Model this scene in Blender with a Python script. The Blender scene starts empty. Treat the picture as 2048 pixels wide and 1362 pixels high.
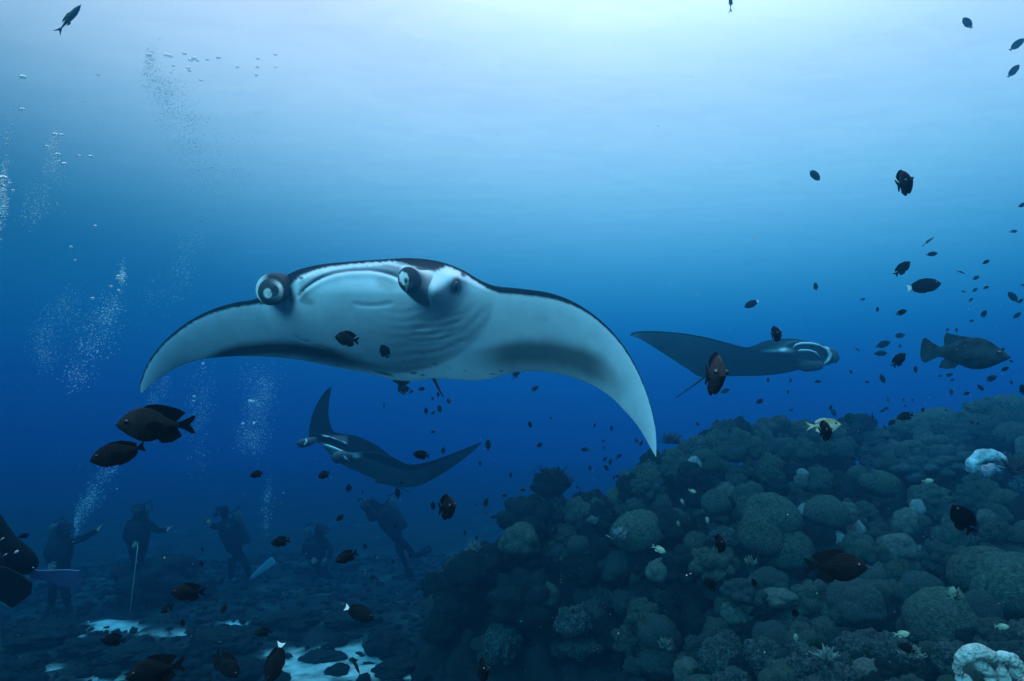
import bpy, bmesh, math, random
from mathutils import Vector, Matrix, Euler, noise
from math import radians as R, sin, cos, pi
import numpy as np

scene = bpy.context.scene
COL = scene.collection
random.seed(7)

# ------------------------------------------------------------------ camera
F = 24 / 36 * 2048            # focal length in the 2048-wide picture
PITCH = R(8.0)
CAM = Vector((0, 0, 2.65))
FWD = Vector((0, cos(PITCH), sin(PITCH)))
UPV = Vector((0, -sin(PITCH), cos(PITCH)))
RGT = Vector((1, 0, 0))
cd = bpy.data.cameras.new('camera')
cd.lens = 24; cd.sensor_width = 36; cd.clip_start = 0.05; cd.clip_end = 500
cam = bpy.data.objects.new('camera', cd)
COL.objects.link(cam)
cam.location = CAM
cam.rotation_euler = (pi / 2 + PITCH, 0, 0)
scene.camera = cam

# ------------------------------------------------------------------ light field above the water, lamp added in place of the flash
W = bpy.data.worlds.new('World'); scene.world = W; W.use_nodes = True
wn = W.node_tree; wn.nodes.clear()
wout = wn.nodes.new('ShaderNodeOutputWorld')
wbg = wn.nodes.new('ShaderNodeBackground')
tc = wn.nodes.new('ShaderNodeTexCoord')
sep = wn.nodes.new('ShaderNodeSeparateXYZ')
wn.links.new(tc.outputs['Generated'], sep.inputs[0])
dot = wn.nodes.new('ShaderNodeVectorMath'); dot.operation = 'DOT_PRODUCT'
gl = Vector((0.13, 0.34, 0.93)).normalized()
dot.inputs[1].default_value = gl
wn.links.new(tc.outputs['Generated'], dot.inputs[0])
ramp = wn.nodes.new('ShaderNodeValToRGB')
cr = ramp.color_ramp; cr.interpolation = 'EASE'
cr.elements[0].position = 0.0; cr.elements[0].color = (0.0, 0.0, 0.0, 1)
cr.elements[1].position = 1.0; cr.elements[1].color = (4.3, 1.95, 2.1, 1)
for pos_, col_ in ((0.52, (0.0, 0.004, 0.01)), (0.70, (0.13, 0.14, 0.18)), (0.86, (1.66, 0.68, 0.70))):
    e = cr.elements.new(pos_); e.color = (*col_, 1)
mr = wn.nodes.new('ShaderNodeMapRange')
mr.inputs['From Min'].default_value = -1; mr.inputs['From Max'].default_value = 1
wn.links.new(dot.outputs['Value'], mr.inputs['Value'])
wn.links.new(mr.outputs[0], ramp.inputs[0])
wn.links.new(ramp.outputs[0], wbg.inputs['Color'])
wbg.inputs['Strength'].default_value = 2.2
wn.links.new(wbg.outputs[0], wout.inputs['Surface'])

sd = bpy.data.lights.new('flash_sun', 'SUN'); sd.energy = 5.0; sd.angle = R(45); sd.color = (1, 0.985, 0.96)
flash_sun = bpy.data.objects.new('flash_sun', sd); COL.objects.link(flash_sun)
flash_dir = Vector((-0.42, -0.70, 0.57)).normalized()      # towards the lamp, added over the left shoulder to light like a flash
flash_sun.rotation_euler = flash_dir.to_track_quat('Z', 'Y').to_euler()

vs = scene.view_settings
scene.display_settings.display_device = 'sRGB'
vs.view_transform = 'Standard'; vs.look = 'None'; vs.exposure = -0.45; vs.gamma = 1.0
vs.use_curve_mapping = False
scene.cycles.use_denoising = True
scene.cycles.max_bounces = 6
scene.cycles.diffuse_bounces = 3
scene.cycles.volume_bounces = 1
scene.cycles.transparent_max_bounces = 24
scene.cycles.sample_clamp_indirect = 4.0

def P(px, py, D):
    """point D metres ahead of the lens seen at (px, py) of the 2048x1362 picture"""
    return CAM + D * (FWD + RGT * ((px - 1024) / F) + UPV * ((681 - py) / F))

# ------------------------------------------------------------------ the water body
def water_body():
    me = bpy.data.meshes.new('haze')
    bm = bmesh.new()
    bmesh.ops.create_cube(bm, size=1)
    bmesh.ops.scale(bm, vec=(120, 78, 8.9), verts=bm.verts)
    bmesh.ops.translate(bm, vec=(0, 36, 3.40), verts=bm.verts)
    bm.to_mesh(me); bm.free()
    o = bpy.data.objects.new('haze', me); COL.objects.link(o)
    o['kind'] = 'stuff'; o['label'] = 'blue sea water that swallows everything far away'
    m = bpy.data.materials.new('sea_water_volume'); m.use_nodes = True
    nt = m.node_tree; nt.nodes.clear()
    out = nt.nodes.new('ShaderNodeOutputMaterial')
    v = nt.nodes.new('ShaderNodeVolumePrincipled')
    v.inputs['Density'].default_value = VOL_D
    v.inputs['Color'].default_value = (*VOL_C, 1)
    v.inputs['Absorption Color'].default_value = (*VOL_A, 1)
    v.inputs['Anisotropy'].default_value = VOL_G
    nt.links.new(v.outputs[0], out.inputs['Volume'])
    me.materials.append(m)
    return o
def vol_params(ss, sa):
    d = max(s + a for s, a in zip(ss, sa)) * 1.05
    c = [s / d for s in ss]
    a = [max(0.0, 1 - x / (d * (1 - cc))) ** 2 for x, cc in zip(sa, c)]
    return d, c, a
VOL_D, VOL_C, VOL_A = vol_params((0.0030, 0.0186, 0.0310), (0.180, 0.0440, 0.0100))
VOL_G = 0.8
water_body()
# ------------------------------------------------------------------ helpers
def proj(v):
    d = v - CAM
    D = d.dot(FWD)
    return 1024 + F * d.dot(RGT) / D, 681 - F * d.dot(UPV) / D, D

def mat(name, col=(.5, .5, .5), rough=.6, spec=.3, attr=None, noise_scale=None, noise_amt=.3, bump=0.0, bump_scale=40, coords='Object', voronoi=None, sheen=0):
    m = bpy.data.materials.new(name); m.use_nodes = True
    nt = m.node_tree; b = nt.nodes['Principled BSDF']
    b.inputs['Roughness'].default_value = rough
    b.inputs['Specular IOR Level'].default_value = spec
    if sheen:
        b.inputs['Sheen Weight'].default_value = sheen
        b.inputs['Sheen Tint'].default_value = (.6, .8, .7, 1)
    t = nt.nodes.new('ShaderNodeTexCoord')
    src = None
    if attr:
        a = nt.nodes.new('ShaderNodeAttribute'); a.attribute_name = attr; src = a.outputs['Color']
    if noise_scale:
        n = nt.nodes.new('ShaderNodeTexNoise'); n.inputs['Scale'].default_value = noise_scale
        n.inputs['Detail'].default_value = 6
        nt.links.new(t.outputs[coords], n.inputs['Vector'])
        r = nt.nodes.new('ShaderNodeMapRange')
        r.inputs['From Min'].default_value = .3; r.inputs['From Max'].default_value = .7
        r.inputs['To Min'].default_value = 1 - noise_amt; r.inputs['To Max'].default_value = 1 + noise_amt
        nt.links.new(n.outputs['Fac'], r.inputs['Value'])
        mx = nt.nodes.new('ShaderNodeVectorMath'); mx.operation = 'MULTIPLY'
        if src: nt.links.new(src, mx.inputs[0])
        else: mx.inputs[0].default_value = col
        nt.links.new(r.outputs[0], mx.inputs[1])
        src = mx.outputs[0]
    if src: nt.links.new(src, b.inputs['Base Color'])
    else: b.inputs['Base Color'].default_value = (*col, 1)
    if bump:
        if voronoi:
            n = nt.nodes.new('ShaderNodeTexVoronoi'); n.inputs['Scale'].default_value = bump_scale
            o = n.outputs['Distance']
        else:
            n = nt.nodes.new('ShaderNodeTexNoise'); n.inputs['Scale'].default_value = bump_scale
            n.inputs['Detail'].default_value = 5; o = n.outputs['Fac']
        nt.links.new(t.outputs[coords], n.inputs['Vector'])
        bp = nt.nodes.new('ShaderNodeBump'); bp.inputs['Distance'].default_value = bump
        bp.inputs['Strength'].default_value = 1.0
        nt.links.new(o, bp.inputs['Height'])
        nt.links.new(bp.outputs[0], b.inputs['Normal'])
    return m

def root(name, loc, label=None, cat=None, group=None):
    o = bpy.data.objects.new(name, None); COL.objects.link(o)
    o.location = loc; o.empty_display_size = .1
    tag(o, label, cat, group); return o

def tag(o, label=None, cat=None, group=None, kind=None):
    if label: o['label'] = label
    if cat: o['category'] = cat
    if group: o['group'] = group
    if kind: o['kind'] = kind
    return o

def link(name, me, parent=None):
    o = bpy.data.objects.new(name, me); COL.objects.link(o)
    if parent: o.parent = parent
    return o

def mesh(name, verts, faces, m, smooth=True, cols=None):
    me = bpy.data.meshes.new(name)
    me.from_pydata([tuple(v) for v in verts], [], faces)
    me.materials.append(m)
    if smooth: me.polygons.foreach_set('use_smooth', [True] * len(me.polygons))
    if cols is not None:
        at = me.color_attributes.new('pigment', 'FLOAT_COLOR', 'POINT')
        at.data.foreach_set('color', np.asarray([(c[0], c[1], c[2], 1.0) for c in cols], np.float32).ravel())
    me.update()
    return me

def wobj(name, verts, faces, m, parent, cols=None, smooth=True):
    """verts in world space, the mesh is stored relative to its parent"""
    off = parent.location if parent else Vector((0, 0, 0))
    return link(name, mesh(name, [Vector(v) - off for v in verts], faces, m, smooth, cols), parent)

def lerp(a, b, t): return a + (b - a) * t
def sst(a, b, x):
    t = min(1, max(0, (x - a) / (b - a))); return t * t * (3 - 2 * t)
def pl(pts, x):
    """piecewise linear y(x)"""
    if x <= pts[0][0]: return pts[0][1]
    for (a, b), (c, d) in zip(pts, pts[1:]):
        if x <= c: return b + (d - b) * (x - a) / (c - a)
    return pts[-1][1]
def catmull(P_, t):
    n = len(P_) - 1; x = t * n; i = min(int(x), n - 1); f = x - i
    p0 = P_[max(i - 1, 0)]; p1 = P_[i]; p2 = P_[i + 1]; p3 = P_[min(i + 2, n)]
    return [0.5 * (2 * b + (c - a) * f + (2 * a - 5 * b + 4 * c - d) * f * f + (3 * b - a - 3 * c + d) * f ** 3)
            for a, b, c, d in zip(p0, p1, p2, p3)]
def mixc(a, b, t): return tuple(x + (y - x) * t for x, y in zip(a, b))
def N3(x, y, z=0): return noise.noise(Vector((x, y, z)))

def tube(name, pts, m, parent, seg=12, cols=None, cap=True):
    """tapered tube through world points [(Vector, r)]"""
    V = []; Fc = []
    n = len(pts)
    prev = None
    for i, (c, r) in enumerate(pts):
        a = pts[max(i - 1, 0)][0]; b = pts[min(i + 1, n - 1)][0]
        w = (b - a).normalized()
        if prev is None:
            e1 = w.orthogonal().normalized()
        else:
            e1 = (prev - w * prev.dot(w)).normalized()
        prev = e1; e2 = w.cross(e1)
        for k in range(seg):
            t = 2 * pi * k / seg
            V.append(c + r * (cos(t) * e1 + sin(t) * e2))
    for i in range(n - 1):
        for k in range(seg):
            a = i * seg + k; b = i * seg + (k + 1) % seg
            Fc.append((a, b, b + seg, a + seg))
    if cap:
        Fc.append(tuple(range(seg))[::-1]); Fc.append(tuple(range((n - 1) * seg, n * seg)))
    return wobj(name, V, Fc, m, parent, cols)
# ------------------------------------------------------------------ water surface seen from below
def water_surface():
    m = bpy.data.materials.new('rippled_surface'); m.use_nodes = True
    nt = m.node_tree; nt.nodes.clear()
    out = nt.nodes.new('ShaderNodeOutputMaterial')
    tr = nt.nodes.new('ShaderNodeBsdfTransparent')
    t = nt.nodes.new('ShaderNodeTexCoord')
    mp = nt.nodes.new('ShaderNodeMapping'); mp.inputs['Scale'].default_value = (.5, 1.0, 1)
    n = nt.nodes.new('ShaderNodeTexNoise'); n.inputs['Scale'].default_value = 1.9; n.inputs['Detail'].default_value = 7; n.inputs['Distortion'].default_value = .6
    r = nt.nodes.new('ShaderNodeValToRGB')
    r.color_ramp.elements[0].position = .38; r.color_ramp.elements[0].color = (.945, .96, .97, 1)
    r.color_ramp.elements[1].position = .62; r.color_ramp.elements[1].color = (1, 1, 1, 1)
    nt.links.new(t.outputs['Object'], mp.inputs[0]); nt.links.new(mp.outputs[0], n.inputs['Vector'])
    nt.links.new(n.outputs['Fac'], r.inputs[0]); nt.links.new(r.outputs[0], tr.inputs['Color'])
    nt.links.new(tr.outputs[0], out.inputs['Surface'])
    V = []; Fc = []
    nx, ny = 60, 60
    for j in range(ny + 1):
        for i in range(nx + 1):
            x = -58 + 116 * i / nx; y = -2.5 + 76 * j / ny
            V.append((x, y, 7.55 + .06 * N3(x * .7, y * .9)))
    for j in range(ny):
        for i in range(nx):
            a = j * (nx + 1) + i; Fc.append((a, a + 1, a + nx + 2, a + nx + 1))
    o = wobj('water_surface', V, Fc, m, None)
    o['kind'] = 'structure'
water_surface()

# ------------------------------------------------------------------ seabed: turf covered rubble with pale sand showing through
SAND = [(765, 1322, 60, 10), (830, 1345, 60, 8), (600, 1322, 60, 10), (655, 1315, 70, 16), (700, 1300, 42, 10), (640, 1340, 75, 14), (720, 1350, 90, 10), (600, 1362, 70, 12), (800, 1352, 60, 7), (230, 1253, 45, 9), (345, 1263, 48, 5), (140, 1272, 20, 8),
        (212, 1352, 32, 5), (245, 1340, 24, 4), (90, 1335, 22, 4), (30, 1350, 20, 4), (1180, 1352, 110, 9), (1100, 1345, 60, 5), (1240, 1362, 70, 10), (545, 1302, 16, 4), (480, 1245, 26, 3), (860, 1340, 26, 8), (95, 1292, 20, 4)]
def sand_amount(px, py):
    best = 0
    nz = N3(px * .035, py * .11, 5) * .55 + N3(px * .11, py * .3, 9) * .35
    for (cx, cy, rx, ry) in SAND:
        if abs(px - cx) > 2.2 * rx or abs(py - cy) > 3 * ry: continue
        q = math.hypot((px - cx) / rx, (py - cy) / ry) * .78
        best = max(best, 1 - sst(.55, 1.25, q + nz))
    return best
M_seabed = mat('seabed_turf_and_sand', attr='pigment', rough=.9, spec=.1, noise_scale=3.5, noise_amt=.45, bump=.05, bump_scale=7)
def ground_z(x, y):
    z = .14 * N3(x * .35, y * .35) + .09 * N3(x * 1.1, y * 1.1, 3) + .035 * N3(x * 3.1, y * 3.1, 8) - .02
    return z
def axis(lo, hi, flo, fhi, fine, coarse):
    out = []; v = lo
    while v < hi:
        out.append(v)
        d = 0 if flo <= v <= fhi else min(abs(v - flo), abs(v - fhi))
        v += fine + (coarse - fine) * min(1, d / 20)
    out.append(hi); return out
def seabed():
    X = axis(-56, 56, -8.5, 4.5, .06, 1.5); Y = axis(-2, 72, 6.0, 14.5, .07, 1.5)
    V = []; C = []; Fc = []
    for y in Y:
        for x in X:
            z = ground_z(x, y); v = Vector((x, y, z)); c = (.014, .020, .020)
            k = .5 + .5 * N3(x * 2.2, y * 2.2, 4)
            c = mixc(c, (.045, .06, .052), sst(.5, .9, k))
            if y > 3:
                px, py, D = proj(v)
                if -100 < px < 2200 and 1100 < py < 1450:
                    s = sand_amount(px, py)
                    c = mixc(c, (.50, .50, .45), s)
                    if s > 0: v.z = lerp(z, -.03 + .02 * N3(x * 2, y * 2), min(1, s))
            V.append(v); C.append(c)
    w = len(X)
    for j in range(len(Y) - 1):
        for i in range(w - 1):
            a = j * w + i; Fc.append((a, a + 1, a + w + 1, a + w))
    o = wobj('seabed', V, Fc, M_seabed, None, C); o['kind'] = 'structure'
seabed()

def ground_at(px, py):
    d = (P(px, py, 1) - CAM)
    t = -CAM.z / d.z
    v = CAM + d * t
    v.z = ground_z(v.x, v.y)
    return v

# ------------------------------------------------------------------ rocks and rubble
M_rock = mat('turf_covered_rock', (.012, .017, .017), rough=.9, spec=.1, noise_scale=6, noise_amt=.6, bump=.03, bump_scale=14)
def rock_mesh(seed, sub=5):
    bm = bmesh.new(); bmesh.ops.create_icosphere(bm, subdivisions=sub, radius=1)
    for v in bm.verts:
        p = v.co + Vector((seed * 7.3, 0, 0))
        r = 1 + .38 * noise.noise(p * 1.3) + .2 * noise.noise(p * 3.1) + .1 * noise.noise(p * 7.0) + .06 * noise.noise(p * 15.0)
        v.co *= r
    me = bpy.data.meshes.new('rock'); bm.to_mesh(me); bm.free()
    me.polygons.foreach_set('use_smooth', [True] * len(me.polygons)); me.materials.append(M_rock)
    return me
ROCKM = [rock_mesh(i) for i in range(7)]
rr = random.Random(11)
def rock(px, py, wpx, hpx, label, group=None, name='rock', cat='rock'):
    g = ground_at(px, py + hpx * .5); D = proj(g)[2]
    s = wpx * D / F / 2; h = hpx * D / F / 2
    o = link(name, ROCKM[rr.randrange(7)]); o.location = g + Vector((0, s * .5, h * .55))
    o.scale = (s, s * rr.uniform(.7, 1), h); o.rotation_euler = (0, 0, rr.uniform(0, 6.3))
    o.scale = (s, s, h)
    tag(o, label, cat, group)
    return o
for r_ in [
    (500, 1330, 80, 60, 'dark turf covered boulder left of the widest sand patch'),
    (640, 1308, 84, 14, 'low flat rock slab lying across the top of the widest sand patch'),
    (672, 1332, 52, 18, 'small oval rock lying in the middle of the pale sand'),
    (770, 1270, 92, 70, 'rounded dark rock at the edge of the sand near the reef foot'),
    (830, 1300, 70, 50, 'rock lump between the sand and the reef foot'),
    (790, 1330, 90, 30, 'broad low rock at the bottom beside the pale sand'),
    (855, 1350, 60, 36, 'small rock at the bottom touching the reef foot'),
    (548, 1356, 60, 30, 'half buried rock at the bottom left corner of the wide sand patch'),
    (430, 1290, 120, 44, 'wide dark rubble mound behind the boulder left of the sand'),
    (310, 1150, 170, 110, 'large hazy rock outcrop behind the rope of the standing diver'),
    (400, 1290, 60, 40, 'dark rock right of the long thin sand streak'),
    (60, 1270, 120, 50, 'hazy dark rock at the far left of the seabed'),
    (250, 1320, 130, 36, 'long dark ledge between two small sand streaks at lower left'),
    (700, 1235, 110, 40, 'faint low rock behind the wide sand patch'),
    (570, 1240, 110, 36, 'faint rubble ridge in the haze above the wide sand patch'),
    (1190, 1350, 66, 56, 'pale dusted rock standing on sand at the reef foot'),
    (30, 1330, 80, 40, 'dark rock in the bottom left corner'),
    (160, 1300, 90, 36, 'dark rock beside the small sand spots at lower left')]:
    rock(*r_)
for i in range(60):
    px = rr.uniform(0, 860); py = rr.uniform(1235, 1362) ; w_ = rr.uniform(14, 36) * (.5 + (py - 1200) / 160)
    if sand_amount(px, py) > .3 and rr.random() < .75: continue
    rock(px, py, w_, w_ * rr.uniform(.5, .8), 'small dark rubble rock scattered on the murky seabed floor at lower left', 'rubble rocks on the seabed')

def rubble():
    """fine rubble: nobody could count it"""
    base = bmesh.new(); bmesh.ops.create_icosphere(base, subdivisions=1, radius=1)
    bv = [v.co.copy() for v in base.verts]; bf = [[v.index for v in f.verts] for f in base.faces]; base.free()
    V = []; Fc = []; r = random.Random(3)
    for i in range(5200):
        x = r.uniform(-9, 4.5); y = r.uniform(6.2, 16)
        z = ground_z(x, y); px, py, D = proj(Vector((x, y, z)))
        sa = sand_amount(px, py)
        if sa > .3 and r.random() < .72: continue
        s = r.uniform(.015, .06) * (1 + .6 * (r.random() < .1)); b = len(V)
        sx, sy, sz = s * r.uniform(.6, 1.5), s * r.uniform(.6, 1.5), s * r.uniform(.5, 1)
        a = r.uniform(0, 6.3)
        for c in bv:
            k = 1 + r.uniform(-.25, .25)
            u, w = c.x * sx * k, c.y * sy * k
            V.append((x + u * cos(a) - w * sin(a), y + u * sin(a) + w * cos(a), z + sz * .3 + c.z * sz * k))
        Fc += [[b + q for q in f] for f in bf]
    o = wobj('coral_rubble', V, Fc, M_rock, None); tag(o, 'broken coral rubble and turf littering the seabed', None, None, 'stuff')
rubble()
# ------------------------------------------------------------------ the coral mound on the right
CREST = [(860, 1160), (885, 1140), (905, 1118), (950, 1106), (1000, 1112), (1012, 1072), (1040, 1035), (1070, 1010), (1140, 1005), (1162, 990), (1205, 990), (1226, 1005), (1250, 960), (1290, 925), (1320, 904), (1370, 894),
         (1410, 868), (1450, 853), (1500, 850), (1560, 842), (1600, 848), (1650, 853), (1700, 848), (1750, 852), (1790, 862), (1830, 838), (1880, 828), (1940, 838), (1955, 812), (2000, 808), (2060, 803), (2200, 800)]
FOOT = [(860, 1356), (1000, 1360), (1100, 1362), (1240, 1370), (1300, 1400), (1400, 1450), (2200, 1470)]
def depth_at(x, y):
    yc = pl(CREST, x)
    dc = pl([(860, 7.7), (1010, 7.8), (1150, 8.1), (1250, 8.1), (1450, 8.6), (1700, 9.2), (2050, 9.4), (2200, 9.2)], x)
    db = pl([(860, 7.45), (1000, 7.4), (1150, 7.0), (1300, 6.2), (1450, 5.4), (1700, 4.5), (2050, 3.8), (2200, 3.6)], x)
    t = max(0, (y - yc) / (1362 - yc))
    d = lerp(dc, db, t ** .85 if t < 1 else t)
    d += .35 * N3(x * .006, y * .009, 2) * min(1, t * 4)
    if t > .04:
        ds = sorted(math.hypot(a - x, (b - y) * 1.15) for a, b, _ in COLONIES)
        e = (ds[1] - ds[0]) / max(ds[1] + ds[0], 1)          # 0 on a border between colonies, 1 on an anchor
        d += (1.15 * (1 - sst(0, .22, e)) - .40 * sst(.2, .9, e)) * (d / 8) * sst(.04, .16, t)
    return d
def border(x, y):
    ds = sorted(math.hypot(a - x, (b - y) * 1.15) for a, b, _ in COLONIES)
    return (ds[1] - ds[0]) / max(ds[1] + ds[0], 1)

M_coral = mat('brown_lobe_coral', (.095, .145, .115), rough=.9, spec=.04, noise_scale=9, noise_amt=.55, bump=.035, bump_scale=30, voronoi=True)
M_coral_turf = mat('turf_covered_coral', (.048, .070, .065), rough=.9, spec=.1, noise_scale=7, noise_amt=.9, bump=.06, bump_scale=9)
M_coral_pale = mat('bleached_coral', (.46, .50, .50), rough=.8, spec=.15, noise_scale=4, noise_amt=.35, bump=.02, bump_scale=26, voronoi=True)
M_coral_mid = mat('pale_green_coral', (.17, .21, .18), rough=.85, spec=.12, noise_scale=4, noise_amt=.45, bump=.025, bump_scale=30, voronoi=True)

def lobe_mesh(seed, m, lump=.30, sub=5, freq=1.25, crust=0):
    bm = bmesh.new(); bmesh.ops.create_icosphere(bm, subdivisions=sub, radius=1)
    off = Vector((seed * 3.71, seed * 1.9, seed * .77))
    for v in bm.verts:
        p = v.co
        d, _ = noise.voronoi(p * freq + off)
        a = max(0, 1 - d[0] * 1.25)
        edge = min(1, (d[1] - d[0]) * 2.2)
        r = 1 - lump * .55 + lump * (a ** .7) + lump * .35 * edge + .12 * noise.noise(p * 1.1 + off)
        r += .018 * noise.noise(p * 9 + off) + .012 * noise.noise(p * 20 + off)
        if crust: r += crust * noise.noise(p * 4 + off) + crust * .6 * noise.noise(p * 9 + off)
        if p.z < -.25: r *= 1 - .35 * min(1, (-.25 - p.z) / .75)
        v.co = p * r
    me = bpy.data.meshes.new('coral_lobe'); bm.to_mesh(me); bm.free()
    me.polygons.foreach_set('use_smooth', [True] * len(me.polygons)); me.materials.append(m)
    return me
M_coral_b = mat('olive_lobe_coral', (.085, .125, .092), rough=.9, spec=.04, noise_scale=7, noise_amt=.6, bump=.04, bump_scale=24, voronoi=True)
M_coral_c = mat('grey_green_lobe_coral', (.070, .112, .105), rough=.9, spec=.04, noise_scale=12, noise_amt=.5, bump=.03, bump_scale=38, voronoi=True)
M_coral_shade = mat('shade_toned_lobe_coral', (.016, .034, .032), rough=.9, spec=.04, noise_scale=8, noise_amt=.6, bump=.035, bump_scale=28, voronoi=True)  # darker copy of the lobe coral, shade of the left reef in its colour
MC = [M_coral, M_coral_b, M_coral_c, M_coral]
LOBES = [lobe_mesh(i, MC[i % 4], l, 5, f) for i, (l, f) in enumerate([(.40, 1.5), (.32, 1.3), (.46, 1.8), (.24, 1.0), (.38, 1.5), (.18, .9), (.36, 1.7), (.28, 1.2), (.34, 1.5), (.42, 1.4)])]
LOBES_S = [lobe_mesh(60 + i, MC[i], l, 5, f) for i, (l, f) in enumerate([(.16, .8), (.12, .6), (.22, 1.0), (.18, .7)])]
LOBES_SHADE = [lobe_mesh(80 + i, M_coral_shade, l, 5, f) for i, (l, f) in enumerate([(.42, 1.5), (.3, 1.1), (.2, .8), (.36, 1.7)])]
LOBES_T = [lobe_mesh(20 + i, M_coral_turf, .25, 5, 1.5, .10) for i in range(4)]
LOBES_P = [lobe_mesh(30 + i, M_coral_pale, .15, 5, 1.0, .03) for i in range(3)]
LOBES_M = [lobe_mesh(40 + i, M_coral_mid, .2, 5, 1.2, .03) for i in range(3)]

COLONIES = [  # anchor px, py, label
    (930, 1150, 'dark rounded coral head at the far left edge of the reef'),
    (905, 1240, 'low dark coral head at the reef foot next to the rubble'),
    (1040, 1075, 'dome shaped coral head just below the feather star on the left shoulder of the reef'),
    (1105, 990, 'small coral knob on which the large feather star sits'),
    (1190, 1010, 'twin knobbed coral head standing up right of the large feather star'),
    (1060, 1200, 'big smooth dark coral dome in the shadowed left face of the reef'),
    (985, 1290, 'dark coral mass at the foot of the shadowed left face'),
    (1165, 1110, 'shadowed coral head under the twin knobs'),
    (1150, 1250, 'shadowed cluster of tall coral knobs low on the left face'),
    (1300, 1050, 'broad folded coral head with pale lit top in the middle of the reef'),
    (1275, 955, 'steep coral slope falling away under the wing tip of the large manta'),
    (1390, 930, 'coral heads around the pale white lump on the upper left crest'),
    (1350, 1150, 'dark coral domes in the shadowed hollow at the centre of the reef'),
    (1300, 1260, 'dark upright coral knobs above the sandy reef foot'),
    (1450, 1010, 'coral shelf left of the round lobed head in the middle of the reef'),
    (1480, 890, 'coral crest stretching below the tail tip of the grey manta'),
    (1600, 880, 'rounded coral crest directly under the yellow green fish'),
    (1590, 950, 'row of small round coral knobs below the crest'),
    (1555, 1060, 'large round coral head made of many packed lobes at the reef centre'),
    (1665, 1030, 'coral head with two pale blue knobs beside the central round one'),
    (1430, 1120, 'coral knobs in the gap below the central shelf'),
    (1500, 1200, 'coral domes next to the flat pale blue oval at lower centre'),
    (1440, 1300, 'turf covered coral knobs at the bottom near the sand'),
    (1590, 1310, 'encrusted coral lumps at the bottom centre'),
    (1735, 1215, 'three large smooth coral domes side by side at lower right'),
    (1870, 1230, 'tall double lobed coral dome at lower right'),
    (1740, 1310, 'small turf and sponge covered lumps in front of the smooth domes'),
    (1990, 1190, 'massive coral dome cut by the right picture edge'),
    (1885, 1120, 'cluster of egg shaped coral lobes right of the dark hollow'),
    (2010, 1300, 'coral lumps around the bleached branching coral'),
    (1850, 1030, 'long swollen coral fingers in the right part of the reef'),
    (1760, 940, 'broad many lobed coral shelf in the upper right of the reef'),
    (1860, 880, 'wide rounded coral ridge on the right skyline'),
    (1720, 865, 'dark isolated coral dome on the skyline right of the yellow green fish'),
    (1985, 835, 'tall dark coral tower at the top right of the reef'),
    (2010, 900, 'coral heads beside the pale ring shaped coral at the right'),
    (1980, 1010, 'shadowed coral knobs near the right picture edge'),
    (1790, 1090, 'coral lumps lining the dark hollow of the reef'),
]
R_ = random.Random(5)
lobes = []      # (px, py, r_px, kind, flat)
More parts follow.
